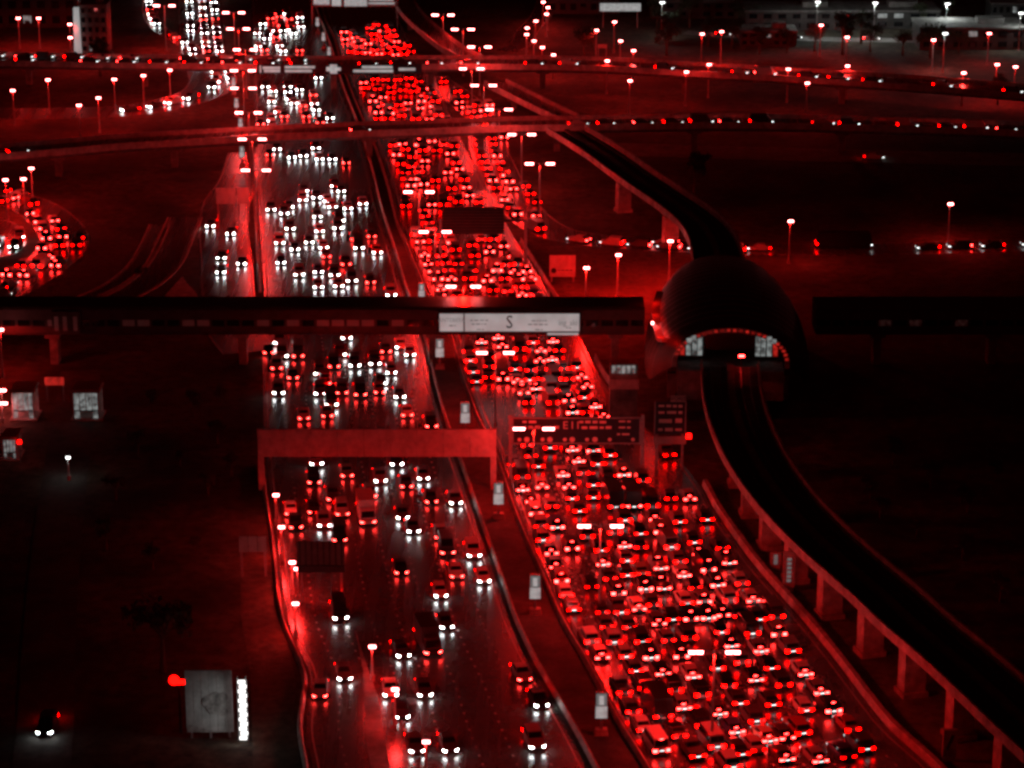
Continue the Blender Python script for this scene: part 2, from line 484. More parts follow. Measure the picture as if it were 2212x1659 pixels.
patch('paved_verge_outer', [(1540, 1110), (1600, 1180), (1690, 1270), (1760, 1350), (1850, 1450), (1930, 1540), (2040, 1659), (2100, 1720), (2300, 1720), (2120, 1560), (1900, 1380), (1720, 1200), (1560, 1060)], 0.0, 'verge')

# ------------------------------------------------------------------ flyovers
def flyover(name, pix, z, width, label, pier_at, fascia=1.5):
    path = GP(pix, z, 6)
    root = empty(name, path[0])
    loc = [p - path[0] for p in path]
    w = width / 2
    MB().sweep(loc, [(-w, 0), (-w, -0.5), (-w * .72, -fascia), (w * .72, -fascia), (w, -0.5), (w, 0)]).build('deck', M['dark_concrete'], root)
    top = [p + Vector((0, 0, 0.03)) for p in loc]
    MB().strip(offset(top, -w + .5), offset(top, w - .5)).build('road_surface', M['asphalt'], root)
    for s in (-1, 1):
        MB().sweep(offset(loc, s * (w + 0.02)), [(-0.2, -0.55), (0.2, -0.55), (0.2, 1.0), (-0.2, 1.0)]).build('parapet', M['concrete'], root)
    for u, v in pier_at:
        b = min(path, key=lambda p: abs(proj(p)[0] - u))
        b = b - path[0]
        mb = MB().box((b.x, b.y, -z + (z - fascia) / 2), (1.5, 1.5, z - fascia))
        mb.box((b.x, b.y, -fascia - 0.55), (3.4, 2.2, 1.08))
        mb.build('pier', M['dark_concrete'], root)
    tag(root, label, 'flyover')
    return path
P_fly1 = flyover('flyover', [(-80, 336), (0, 330), (125, 320), (250, 309), (400, 300), (540, 292), (700, 284), (900, 277), (1106, 270), (1300, 267), (1500, 264), (1659, 264), (1900, 270), (2100, 276), (2290, 284)],
                 6.5, 9.5, 'nearer concrete flyover crossing all lanes between footbridge and lettered flyover', [(115, 0), (365, 0), (545, 0), (795, 0), (1040, 0), (1205, 0), (1500, 0), (1800, 0)])
P_fly2 = flyover('flyover', [(-80, 128), (0, 129), (125, 131), (230, 133), (400, 135), (560, 137), (750, 138), (900, 137), (1106, 137), (1300, 140), (1480, 150), (1659, 160), (1900, 175), (2100, 190), (2290, 206)],
                 6.5, 11.5, 'farther flyover with pale lettering boards fixed above the lanes', [(60, 0), (300, 0), (538, 0), (728, 0), (930, 0), (1180, 0), (1480, 0), (1800, 0)])
P_ramp = flyover('ramp_bridge', [(860, -20), (885, 25), (925, 65), (975, 105), (1020, 128)], 5.5, 6.0, 'curving ramp bridge running down to the lettered flyover', [(885, 0), (960, 0)], 1.0)
P_ramp2 = flyover('ramp_bridge', [(1070, 180), (1110, 200), (1160, 225), (1225, 256)], 4.0, 6.0, 'straight ramp bridge sloping between the two flyovers', [(1110, 0), (1180, 0)], 1.0)

# ------------------------------------------------------------------ metro viaduct
VT = 10.6
def viaduct(name, pix, label, step, width=9.6):
    edge_path = GP(pix, VT, 8)
    path = [p - Vector((0, 0, VT)) for p in offset(edge_path, width / 2)]
    root = empty(name, path[0])
    loc = [p - path[0] for p in path]
    w = width / 2
    prof = [(-w, VT), (-w - .05, 9.3), (-w * .85, 8.7), (-1.9, 8.0), (1.9, 8.0), (w * .85, 8.7), (w + .05, 9.3), (w, VT), (w - .3, VT), (w - .35, 9.25), (-w + .35, 9.25), (-w + .3, VT)]
    segs = resample(loc, 28.0)
    MB().sweep(loc, prof).build('girder', M['concrete'], root)
    bed = [p + Vector((0, 0, 9.29)) for p in loc]
    MB().strip(offset(bed, -w + .4), offset(bed, w - .4)).build('track_bed', M['track'], root)
    for o in (-3.1, -1.7, 1.7, 3.1):
        MB().sweep(offset([p + Vector((0, 0, 9.3)) for p in loc], o), [(-.05, 0), (.05, 0), (.05, .2), (-.05, .2)]).build('rail', M['rail'], root)
    MB().sweep([p + Vector((0, 0, 9.3)) for p in loc], [(-.55, 0), (.55, 0), (.55, .55), (-.55, .55)]).build('walkway', M['dark_concrete'], root)
    pts = resample(loc, step)
    for i, b in enumerate(pts[:-1]):
        if i == 0:
            continue
        d = pts[i + 1] - b
        rz = math.atan2(d.y, d.x)
        mb = MB().box((b.x, b.y, 3.1), (2.1, 2.9, 6.2), rz)
        n4 = []
        mb.add([Vector((b.x, b.y, 0)) + Matrix.Rotation(rz, 3, 'Z') @ Vector(q) for q in
                [(-.95, -1.15, 6.2), (.95, -1.15, 6.2), (.95, 1.15, 6.2), (-.95, 1.15, 6.2), (-1.1, -2.9, 8.02), (1.1, -2.9, 8.02), (1.1, 2.9, 8.02), (-1.1, 2.9, 8.02)]],
               [(0, 1, 5, 4), (1, 2, 6, 5), (2, 3, 7, 6), (3, 0, 4, 7), (4, 5, 6, 7)])
        mb.box((b.x, b.y, 0.35), (3.0, 3.4, 0.7), rz)
        mb.build('pier', M['concrete'], root)
    tag(root, label, 'viaduct')
    return path
P_via = viaduct('metro_viaduct', [(2330, 1740), (2212, 1625), (2140, 1558), (2060, 1482), (1990, 1418), (1905, 1345), (1830, 1274), (1740, 1195), (1660, 1116), (1605, 1048), (1560, 975), (1530, 900), (1517, 840), (1514, 775)],
                'elevated metro viaduct curving from the station mouth along the jammed lanes', 13.0)
P_via2 = viaduct('metro_viaduct', [(1500, 590), (1496, 552), (1488, 515), (1468, 480), (1431, 447), (1381, 412), (1320, 370), (1255, 322), (1180, 275)],
                 'elevated metro viaduct behind the station curving away beneath the flyover', 30.0)

# ------------------------------------------------------------------ metro station shell
st0 = G(1578, 788, 9.0)
st1 = G(1552, 545, 9.0)
axis = Vector((st1.x - st0.x, st1.y - st0.y, 0))
axis.normalize()
side = Vector((axis.y, -axis.x, 0))
station = empty('metro_station', (st0.x, st0.y, 0), 0)
def arc(dist, hw, base, crest, n=28, p=1.0):
    out = []
    for k in range(n + 1):
        a = math.pi * k / n
        out.append(axis * dist - side * hw * math.copysign(abs(math.cos(a)) ** p, math.cos(a)) + Vector((0, 0, base + (crest - base) * math.sin(a) ** 0.8)))
    return out
SEC = [(-1.0, 9.6, 8.9, 15.6), (1.0, 10.4, 8.0, 15.7), (3.0, 12.4, 6.0, 15.9), (7.0, 13.3, 3.8, 15.8), (13.0, 13.9, 3.2, 16.2), (20.0, 14.1, 3.0, 16.3), (28.0, 13.9, 3.0, 16.1),
       (36.0, 13.1, 3.2, 15.6), (44.0, 11.8, 3.8, 14.8), (50.0, 10.2, 5.0, 13.9), (54.0, 8.6, 7.0, 13.0)]
MB().rings([arc(*s) for s in SEC], closed=False).build('shell', M['shell'], station, True)
MB().rings([arc(d, w - .5, b, c - .5) for d, w, b, c in SEC], closed=False).build('inner_lining', M['dark_concrete'], station, True)
for d in range(5, 54, 3):                       # standing seams over the roof
    for (a, b) in zip(SEC, SEC[1:]):
        if a[0] <= d <= b[0]:
            t = (d - a[0]) / (b[0] - a[0])
            s_ = [a[i] + (b[i] - a[i]) * t for i in range(4)]
            q1, q2 = arc(d - .25, s_[1] + .12, s_[2], s_[3] + .12), arc(d + .25, s_[1] + .12, s_[2], s_[3] + .12)
            MB().strip(q1, q2).build('roof_seam', M['steel'], station)
            break
# pale edge rib along the road side of the roof
rib = []
for s_ in SEC[2:8]:
    A = arc(*s_)
    rib.append(A[5] - side * 0.2 + Vector((0, 0, .15)))
MB().sweep(smooth(rib, 4), [(-.75, -.3), (.75, -.3), (.75, .35), (-.75, .35)]).build('edge_rib', M['panel'], station)
rim_o, rim_i = arc(-1.2, 9.7, 8.9, 15.7), arc(-1.2, 8.9, 8.9, 14.9)
MB().rings([rim_o, rim_i, arc(0.2, 8.9, 8.9, 14.9)], closed=False).build('mouth_rim', M['concrete'], station)
for k in range(2, 27):
    a, b = arc(-1.25, 9.3, 8.9, 15.3)[k], arc(-1.25, 9.3, 8.9, 15.3)[k + 1]
    if True:
        c = (a + b) / 2
        hot = k in (6, 7, 20, 21)
        MB().box(c, (0.5 if not hot else 0.8, 0.15, 0.35 if not hot else 0.7)).build('rim_glow', M['window_red'] if not hot else M['window_lit'], station)  # glowing boxes added to stand in for red light along the rim
# lit platforms each side of the track
def panel_at(dist, off, z, w, h, m, name):
    c = axis * dist + side * off + Vector((0, 0, z))
    u = side * (w / 2)
    MB().box((c.x, c.y, c.z), (w, 0.12, h), math.atan2(side.y, side.x)).build(name, m, station)
for off in (-7.9, -6.9, -5.9, -5.0, 4.6, 5.5, 6.5, 7.5):
    edge_on = abs(off) > 7
    panel_at(3.5, off, 11.3 - (0.6 if edge_on else 0), 0.75, 3.6 if not edge_on else 2.4, M['window_lit'] if not edge_on else M['window_red'], 'platform_window')
panel_at(3.9, -6.4, 11.0, 4.4, 4.0, M['roof_dark'], 'platform_wall')
panel_at(3.9, 6.2, 11.0, 4.4, 4.0, M['roof_dark'], 'platform_wall')
MB().box(axis * 4 + Vector((0, 0, 6.0)), (17.5, 12.0, 5.0), math.atan2(side.y, side.x)).build('platform_base', M['dark_concrete'], station)
MB().box(axis * 30 + Vector((0, 0, 1.9)), (16, 34, 3.7), math.atan2(side.y, side.x)).build('concourse', M['roof_dark'], station)
for off in (-9.5, 9.5):
    for d in (10, 22, 34, 46):
        c = axis * d + side * off
        MB().box((c.x, c.y, 2.2), (1.4, 1.4, 4.4)).build('column', M['dark_concrete'], station)
for i_ in (0, 1, 2, 3, 4):
    q_ = rib[i_] - side * .9 + Vector((0, -.3, 1.0))
    if i_ == 2:
        MB().box(q_, (.35, .35, .35)).build('roof_lamp', M['lens'], station)
    spot(station, tuple(q_ + Vector((0, -.3, .5))), 260 if i_ < 3 else 140)  # only one has a lens; the other spots are added to light the rib
for i_ in range(5):
    c_ = axis * -4 - side * (19.2 - i_ * .8) + Vector((0, 0, 9.2))
    MB().box(c_, (.62, .15, 1.3)).build('lift_window', M['window_lit'], station)
MB().box(axis * -2.6 - side * 17.6 + Vector((0, 0, 5.0)), (4.6, 2.4, 10.0)).build('lift_tower', M['dark_concrete'], station)
MB().box(axis * -2.6 - side * 17.6 + Vector((0, -1.35, 6.6)), (4.9, .3, 1.6)).build('lift_canopy', M['panel'], station)
tag(station, 'dark domed metro station shell with lit arched mouth over the tracks', 'station')
sig = empty('track_signal', G(1601, 790, 9.3))
MB().box((0, 0, 0.8), (0.18, 0.18, 1.6)).build('post', M['dark_steel'], sig)
MB().box((0, -0.05, 1.75), (1.3, 0.35, 0.55)).build('hood', M['black'], sig)
MB().box((0, -0.27, 1.75), (0.9, 0.06, 0.35)).build('lens', M['brake'], sig)
tag(sig, 'red signal lamp between the tracks in the station mouth', 'signal')

# ------------------------------------------------------------------ footbridge
def footbridge(u0, u1, v_bot, label, zb=6.2, h=4.6, depth=6.5, pier_us=(), win=()):
    a, b = G(u0, v_bot, zb), G(u1, v_bot, zb)
    L = b.x - a.x
    root = empty('footbridge', (a.x, a.y, 0))
    MB().box((L / 2, depth / 2, zb + h / 2), (L, depth, h)).build('body', M['roof_dark'], root)
    MB().box((L / 2, depth / 2, zb + h + 0.2), (L, depth + 0.8, 0.4), top=(1, .9)).build('roof', M['shell'], root)
    for zz in (zb + 0.12, zb + h - 0.12):
        MB().box((L / 2, -0.12, zz), (L, 0.24, 0.24)).build('edge_beam', M['dark_steel'], root)
    n = int(L / 2.6)
    for i in range(n):
        x = (i + 0.5) * L / n
        u = u0 + (u1 - u0) * (i + .5) / n
        lit = any(w0 < u < w1 for w0, w1 in win)
        r_ = rnd.random()
        m = M['window_dim'] if lit and r_ < 0.4 else M['glass']
        if lit and r_ > 0.985:
            m = M['window_lit']
        MB().box((x, -0.03, zb + 2.05), (L / n - 0.5, 0.06, 1.1)).build('window', m, root)
    for pu in pier_us:
        x = L * (pu - u0) / (u1 - u0)
        mb = MB().box((x, depth / 2, zb / 2), (1.4, 2.6, zb))
        mb.box((x, depth / 2, zb - 0.5), (2.6, 5.0, 0.98))
        mb.build('pier', M['dark_concrete'], root)
    tag(root, label, 'footbridge')
    return root, a, L
fb, fb_a, fb_L = footbridge(-60, 1392, 722, 'long dark enclosed footbridge spanning the motorway to the metro station', pier_us=(110, 520, 935, 1330), win=((110, 175), (270, 900)))
fb2, _, _ = footbridge(1762, 2290, 722, 'dark enclosed footbridge running off from the far side of station', pier_us=(1900, 2150), win=((1850, 2130),))
o = MB().box((fb_L * 206 / 1452, -0.45, 6.2 + 2.4), (5.0, 0.9, 4.0)).build('stair_bay', M['roof_dark'], fb)
for dx in (-1.7, -0.2, 1.6):
    MB().box((fb_L * 206 / 1452 + dx, -0.93, 6.2 + 2.2), (0.7, 0.06, 2.6)).build('bay_window', M['window_dim'], o)

def text(name, body, size, parent, loc, m, sx=1.0, extrude=0.01, align='CENTER'):
    cu = bpy.data.curves.new(name, 'FONT')
    cu.body = body
    cu.size = size
    cu.align_x, cu.align_y = align, 'CENTER'
    cu.extrude = extrude
    cu.resolution_u = 2
    cu.materials.append(m)
    o = bpy.data.objects.new(name, cu)
    o.location = loc
    o.rotation_euler = (math.pi / 2, 0, 0)
    o.scale = (sx, 1, 1)
    me = bpy.data.meshes.new_from_object(o)
    q = put(name, me, parent, loc)
    q.rotation_euler, q.scale = o.rotation_euler, o.scale
    bpy.data.objects.remove(o)
    return q
def rect(u0, v0, u1, v1, zb):
    """world foot, width and height of an upright panel covering that rectangle with its lower edge zb above ground"""
    p = G((u0 + u1) / 2, v1, zb)
    s = ppm(p)
    return p, (u1 - u0) / s, (v1 - v0) / s / CT
def scrawl(parent, x0, x1, z, h, m, y, seed):
    """a line of print too small to read: a run of word-length bars"""
    r_ = random.Random(seed)
    x = x0
    mb = MB()
    while x < x1 - h:
        w = min(r_.uniform(1.2, 3.4) * h, x1 - x)
        mb.box((x + w / 2, y, z + r_.uniform(-.05, .05) * h), (w * .86, 0.03, h * r_.uniform(.6, .9)))
        x += w + h * .35
    return mb.build('lettering', m, parent)

# white backlit banner on the footbridge
p, w, h = rect(949, 671, 1252, 712, 6.9)
bb = empty('banner', (p.x, fb_a.y - 0.75, 0))
MB().box((0, 0, 6.9 + h / 2), (w + .4, 0.5, h + .4)).build('frame', M['dark_steel'], bb)
z0 = 6.9
cut = w * (1003 - 1100.5) / 303
for x0, x1 in ((-w / 2 + .1, cut - .12), (cut + .12, w / 2 - .1)):
    MB().box(((x0 + x1) / 2, -0.27, z0 + h / 2), (x1 - x0, 0.06, h - .3)).build('sheet', M['billboard'], bb)
text('lettering', 'S', h * .95, bb, (0.0, -0.32, z0 + h * .50), M['ink'], 0.85)
text('lettering', 'ANTEBIIYA', h * .30, bb, ((-w / 2 + cut) / 2, -0.32, z0 + h * .62), M['ink_grey'], 0.9)
text('lettering', 'ing_aki', h * .42, bb, (w * .415, -0.32, z0 + h * .48), M['ink_grey'], 0.8)
for x0, x1, zz in ((-w * .28, -w * .15, .62), (-w * .27, -w * .15, .42), (-w * .235, -w * .18, .14), (w * .155, w * .27, .6), (w * .13, w * .28, .40), (w * .18, w * .24, .13), (-w * .43, -w * .38, .34), (w * .40, w * .44, .22)):
    scrawl(bb, x0, x1, z0 + h * zz, 0.13 * h * .6, M['ink_grey'], -0.31, int(x0 * 10) + 200)
MB().box((w * .38, -0.3, z0 - 0.32), (w * .22, 0.3, 0.35)).build('light_strip', M['billboard'], bb)
tag(bb, 'long white backlit banner with a dark letter S on the footbridge', 'banner')

# ------------------------------------------------------------------ signs and gantries
# pale gantry board across the oncoming lanes, seen from behind
p, w, h = rect(558, 927, 1072, 986, 5.6)
gy = p.y
ga = empty('sign_gantry', (p.x, p.y, 0))
nb = 9
for i in range(nb):
    MB().box((-w / 2 + (i + .5) * w / nb, 0, 5.6 + h / 2), (w / nb - .07, 0.3, h)).build('panel', M['panel'], ga)
for x in (-w / 2 + .35, w / 2 - .45):
    MB().box((x, 0.32, (5.6 + h) / 2), (0.9, 0.32, 5.6 + h)).build('post', M['panel'], ga)
MB().box((0, 0.4, 5.6 + h * .5), (w, 0.3, 0.5)).build('beam', M['steel'], ga)
tag(ga, 'wide blank gantry board across the oncoming lanes, seen from behind', 'gantry')

# dark direction sign over the jammed lanes
p, w, h = rect(1108, 902, 1382, 957, 5.8)
sg = empty('direction_sign', (p.x, p.y, 0))
MB().box((0, 0, 5.8 + h / 2), (w, 0.25, h)).build('board', M['sign_dark'], sg)
for zz in (5.8, 5.8 + h):
    MB().box((0, -0.05, zz), (w + .2, 0.4, 0.18)).build('border', M['steel'], sg)
for x in (-w / 2, w / 2):
    MB().box((x, -0.05, 5.8 + h / 2), (0.18, 0.4, h)).build('border', M['steel'], sg)
for x in (-w / 2 - .4, w / 2 + .4):
    MB().box((x, 0.25, (6.2 + h) / 2), (0.5, 0.5, 6.2 + h)).build('post', M['steel'], sg)
X = lambda u: (u - 1245) / 274 * w
text('lettering', 'E', h * .42, sg, (X(1221), -0.14, 5.8 + h * .70), M['letter'], 1.0)
text('lettering', '11', h * .42, sg, (X(1242), -0.14, 5.8 + h * .70), M['letter'], 1.0)
for u0, u1, zz, hh in ((1128, 1165, .85, .13), (1125, 1212, .63, .14), (1250, 1310, .84, .12), (1255, 1330, .62, .12), (1335, 1362, .86, .10), (1335, 1362, .62, .10), (1332, 1362, .36, .10)):
    scrawl(sg, X(u0), X(u1), 5.8 + h * zz, h * hh, M['letter'], -0.14, u0)
for u in (1122, 1138, 1172, 1188, 1220, 1236, 1268, 1285, 1317, 1367):
    MB().tube([(X(u), -0.13, 5.8 + h * .15), (X(u), -0.22, 5.8 + h * .15)], 0.42 if u in (1138, 1188, 1236, 1285) else 0.3, 12).build('lane_disc', M['letter'], sg)
tag(sg, 'wide dark direction sign reading E 11 over the jammed lanes', 'sign')

p, w, h = rect(1414, 868, 1480, 937, 6.0)
vm = empty('information_sign', (p.x, p.y, 0))
MB().box((0, 0, 6.0 + h / 2), (w, 0.3, h)).build('board', M['sign_dark'], vm)
for x in (-w / 2, w / 2):
    MB().box((x, -0.05, 6.0 + h / 2), (0.16, 0.42, h + .1)).build('border', M['steel'], vm)
for i, (zz, hh) in enumerate(((.88, .09), (.68, .10), (.42, .17), (.14, .12))):
    scrawl(vm, -w * .4, w * .4, 6.0 + h * zz, h * hh, M['letter'], -0.17, 40 + i)
MB().box((0, -0.1, 5.0), (w + .3, 0.35, 1.3)).build('lower_board', M['panel'], vm)
MB().box((w * .25, 0, 6.0 + h + 0.55), (w * .5, 0.3, 1.0)).build('name_board', M['panel'], vm)
text('lettering', 'WORLD', 0.85, vm, (w * .25, -0.17, 6.0 + h + 0.55), M['ink'], 0.9)
for x in (-w * .42, w * .42):
    MB().box((x, 0.3, 3.6), (0.4, 0.3, 7.2)).build('post', M['steel'], vm)
o = MB().box((w * .62, -0.3, 5.7), (0.75, 0.4, 0.75)).build('warning_lamp', M['lens_red'], vm)
tag(vm, 'upright dark sign with lettering, pale lower board and red lamp beside viaduct', 'sign')

# louvred dark sign over the jam beyond the footbridge
p, w, h = rect(955, 449, 1089, 506, 5.8)
lv = empty('louvred_sign', (p.x, p.y, 0))
MB().box((0, 0.2, 5.8 + h / 2), (w, 0.2, h)).build('board', M['sign_dark'], lv)
for i in range(9):
    MB().box((0, 0, 5.8 + (i + .5) * h / 9), (w, 0.3, h / 9 * .45)).build('slat', M['roof_dark'], lv)
MB().box((w / 2 + 2.2, 0.3, 5.8 + h * .5), (4.4, 0.35, 0.5)).build('arm', M['dark_steel'], lv)
MB().box((w / 2 + 4.3, 0.3, 4.4), (0.55, 0.55, 8.8)).build('post', M['steel'], lv)
MB().box((-w / 2 - .3, 0.3, 4.4), (0.5, 0.5, 8.8)).build('post', M['steel'], lv)
tag(lv, 'dark louvred overhead sign hanging above the jam beyond the footbridge', 'sign')

def panel_sign(name, u0, v0, u1, v1, zb, label, m='panel', posts=2, n=1, ribs=0, dark_spot=False, frame='steel'):
    p, w, h = rect(u0, v0, u1, v1, zb)
    r_ = empty(name, (p.x, p.y, 0))
    for i in range(n):
        MB().box((-w / 2 + (i + .5) * w / n, 0, zb + h / 2), (w / n - .12 * (n > 1), 0.18, h)).build('panel', M[m], r_)
    for i in range(ribs):
        MB().box((-w / 2 + (i + .5) * w / ribs, -0.16, zb + h / 2), (0.3, 0.14, h)).build('rib', M['dark_steel'], r_)
    for i in range(posts):
        x = 0 if posts == 1 else -w * .42 + i * w * .84 / (posts - 1)
        MB().box((x, 0.2, (zb + h * .8) / 2), (0.3, 0.2, zb + h * .8)).build('post', M[frame], r_)
    if dark_spot:
        MB().tube([(-w * .34, -0.1, zb + h * .28), (-w * .34, -0.14, zb + h * .28)], 0.55, 14).build('emblem', M['ink'], r_)
        scrawl(r_, -w * .2, w * .45, zb + h * .3, 0.25, M['ink'], -0.1, 9)
        MB().box((0, -0.1, zb + 0.1), (w, 0.06, 0.3)).build('border', M['paint'], r_)
    tag(r_, label, 'sign')
    return r_, w, h
panel_sign('road_sign', 516, 1158, 577, 1192, 3.8, 'pale three-panel sign on posts at the outer verge', n=3)
r_, w, h = panel_sign('ribbed_sign', 642, 1168, 745, 1220, 5.6, 'ribbed back of an overhead sign above the outer oncoming lanes', m='dark_concrete', ribs=8)
MB().box((0, 0.1, 5.0), (w, 0.6, 0.9)).build('gantry_truss', M['dark_steel'], r_)
panel_sign('road_sign', 467, 407, 509, 440, 4.0, 'larger of the two pale sign backs below the nearer flyover')
panel_sign('road_sign', 513, 406, 538, 440, 4.0, 'smaller of the two pale sign backs below the nearer flyover')
panel_sign('poster_board', 1187, 552, 1243, 597, 1.2, 'pale poster board with round emblem on sand beside exit ramp', dark_spot=True)
panel_sign('road_sign', 1296, 8, 1384, 24, 5.0, 'long grey board standing above the dark trees near the top', m='box_light')
panel_sign('road_sign', 1291, 96, 1311, 104, 3.0, 'small pale sign beside the lettered flyover')
panel_sign('road_sign', 97, 815, 139, 832, 3.0, 'small shop fascia lit dull red beyond the glazed kiosks', m='window_red')

def poster_column(u0, v0, u1, v1, label, dark=True):
    p, w, h = rect(u0, v0, u1, v1, 0.5)
    r_ = empty('poster_column', (p.x, p.y, 0))
    MB().box((0, 0, 0.25), (w * .8, 0.7, 0.5)).build('plinth', M['concrete'], r_)
    MB().box((0, 0, 0.5 + h / 2), (w, 0.45, h)).build('panel', M['panel'], r_)
    if dark:
        MB().add([(-w * .3, -.24, .5 + h * .3), (-w * .1, -.24, .5 + h * .25), (w * .34, -.24, .5 + h * .8), (w * .1, -.24, .5 + h * .85)], [(0, 1, 2, 3)]).build('print', M['ink'], r_)
        for i in range(5):
            scrawl(r_, -w * .4, w * .4, .5 + h * (.08 + .05 * i), h * .02, M['ink'], -0.24, i)
    else:
        for i in range(6):
            MB().box((0, -.24, .5 + h * (.2 + .12 * i)), (w * .35, .03, h * .07)).build('print', M['ink_grey'], r_)
    tag(r_, label, 'poster')
poster_column(2035, 1573, 2065, 1634, 'upright poster column with dark print under the viaduct near the corner')
poster_column(1690, 1190, 1716, 1268, 'tall slim poster column with stacked print under the viaduct', False)
poster_column(1663, 1192, 1687, 1222, 'short pale poster box beside the tall slim poster column', False)

# lettering boards on the farther flyover
fl = empty('lettered_board', (0, 0, 0))
pb, w, h = rect(558, 136, 912, 156, 6.1)
fl.location = (pb.x, pb.y - 2.2, 0)
MB().box((0, 0.1, 6.1 + h / 2), (w, 0.2, h * 1.05)).build('board', M['sign_dark'], fl)
X = lambda u: (u - 735) / 354 * w
for u0, u1, zz, hh in ((563, 566, .5, .75), (569, 607, .62, .26), (572, 607, .3, .26), (617, 682, .70, .26), (617, 675, .30, .26), (783, 849, .70, .28), (764, 850, .30, .28), (862, 898, .48, .28)):
    MB().box((X((u0 + u1) / 2), -0.03, 6.1 + h * zz), ((u1 - u0) / 354 * w, 0.06, h * hh)).build('lettering', M['sign_lit'], fl)
em = MB()
for a in range(3):
    c_, s_ = (-.9, 0, .9)[a], (.9, 1.9, .7)[a]
    em.box((X(722) + c_ * 1.2, -0.04, 6.1 + h * .5), (1.6 if a != 1 else 1.9, 0.06, s_ * h * .5))
em.build('emblem', M['sign_lit'], fl)
tag(fl, 'dark board with rows of pale lettering fixed to the farther flyover', 'sign')
# gantry at the top edge
pt, w, h = rect(674, -10, 858, 15, 5.8)
tg = empty('lit_gantry_sign', (pt.x, pt.y, 0))
MB().box((0, 0.1, 5.8 + h / 2), (w, 0.2, h)).build('frame', M['panel'], tg)
for u0, u1, z_, hh, m in ((678, 712, .45, .5, 'box_light'), (717, 737, .5, .8, 'box_bright'), (744, 793, .45, .75, 'box_light'), (798, 850, .6, .18, 'box_light'), (796, 852, .3, .16, 'box_light')):
    MB().box(((u0 + u1) / 2 / 184 * w - 766 / 184 * w, -0.03, 5.8 + h * z_), ((u1 - u0) / 184 * w, 0.06, h * hh)).build('panel', M[m], tg)
for x in (-w / 2, w / 2):
    MB().box((x, 0.1, 4.5), (0.5, 0.4, 9)).build('post', M['steel'], tg)
tag(tg, 'lit overhead gantry sign across the farthest lanes at the top edge', 'sign')

# lamp-post advertising boxes along the medians
def ad_box(u, v_bot, w_px, label, red=False, zb=2.3, two=True):
    p = G(u, v_bot, zb)
    s = ppm(p)
    w = w_px / s
    h = w * 2.15
    r_ = empty('advertising_box', (p.x, p.y, 0))
    MB().box((0, 0, zb + h / 2), (w, 0.4, h), top=(.92, 1)).build('case', M['steel'], r_)
    MB().box((0, -0.22, zb + h * .24), (w * .86, 0.04, h * .44)).build('lower_sheet', M['box_light'], r_)
    MB().box((0, -0.22, zb + h * .72), (w * .78, 0.04, h * .46)).build('upper_sheet', M['ink_grey'], r_)
    MB().box((0, -0.26, zb + h * .70), (w * .36, 0.04, h * .34)).build('print', M['box_bright'], r_)
    MB().box((0, 0, zb / 2), (0.35, 0.35, zb)).build('post', M['steel'], r_)
    MB().box((0, 0, 0.45), (w * 1.1, 1.2, 0.9), top=(.8, .8)).build('plinth', M['concrete'], r_)
    tag(r_, label, 'advertising box', 'lit advertising boxes on the medians')
for i, (u, v, wp) in enumerate(((1299, 1551, 29), (1156, 1293, 26.5), (1077, 1089, 24), (1005, 913, 22), (950, 771, 20), (911, 642, 15))):
    ad_box(u, v, wp, '%s lit advertising box up the central median from the front' % ORD[i])
for i, (u, v, wp) in enumerate(((523, 340, 12), (520, 277, 11), (511, 232, 10), (505, 185, 9))):
    ad_box(u, v, wp, '%s lit advertising box along the outer lamp row past the footbridge' % ORD[i])
for i, (u, v, wp) in enumerate(((711, 119, 9), (699, 88, 9), (686, 56, 9))):
    ad_box(u, v, wp, '%s lit advertising box on the median beyond the lettered flyover' % ORD[i])

# ------------------------------------------------------------------ street lamps
def lamp(u, v, label, group, h=13.0, double=True, power=12000, white=False, rz=0.0, lens=1.0, red_col=STREET):
    p = G(u, v, h - 0.2)
    r_ = MB().tube([(0, 0, 0), (0, 0, h * .5), (0, 0, h)], [0.2, 0.16, 0.1], 8).build('street_lamp', M['panel'])
    r_.location = (p.x, p.y, 0)
    r_.rotation_euler = (0, 0, rz)
    far = v < 330
    arm = 2.1 if double else 0.0
    ls = M['lens_mast'] if white else M['lens']
    for s in ((-1, 1) if double else (1,)):
        if double:
            MB().tube([(0, 0, h - .5), (s * 0.7, 0, h - .05), (s * arm * .7, 0, h)], 0.07, 6).build('arm', M['steel'], r_)
        hd = MB().box((s * (arm + .1), 0, h), (1.9 * lens, 0.55, 0.22), top=(.85, .7)).build('lamp_head', M['steel'], r_)
        for k in (-1, 1):
            MB().add([(s * (arm + .1) + k * .45 * lens + dx * lens, dy, h + dz) for dx, dy, dz in
                      ((-.42, -.34, -.03), (.42, -.34, -.03), (.36, -.30, -.42), (-.36, -.30, -.42), (-.42, .3, -.03), (.42, .3, -.03), (.3, .24, -.42), (-.3, .24, -.42))],
                     [(0, 3, 2, 1), (1, 2, 6, 5), (5, 6, 7, 4), (4, 7, 3, 0), (3, 7, 6, 2)]).build('lens', ls, hd)
    MB().tube([(0, 0, 0), (0, 0, 0.8)], 0.32, 8).build('base', M['concrete'], r_)
    spot(r_, (0, 0, h - 0.6), power, (0.9, 1.0, 0.97) if white else red_col)
    tag(r_, label, 'street lamp', group)
    return r_
ROW_R = [(1543, 1407), (1297, 1135), (1153, 925), (1070, 761), (1001, 618), (940, 500), (905, 414)]
for i, (u, v) in enumerate(ROW_R):
    lamp(u, v, '%s double-headed street lamp among the jammed lanes, counting from the front' % ORD[i], 'lamps among the jammed lanes')
ROW_E = [(1166, 353), (1127, 290), (1078, 236), (1045, 184), (1019, 148), (1036, 101), (1000, 63), (957, 32)]
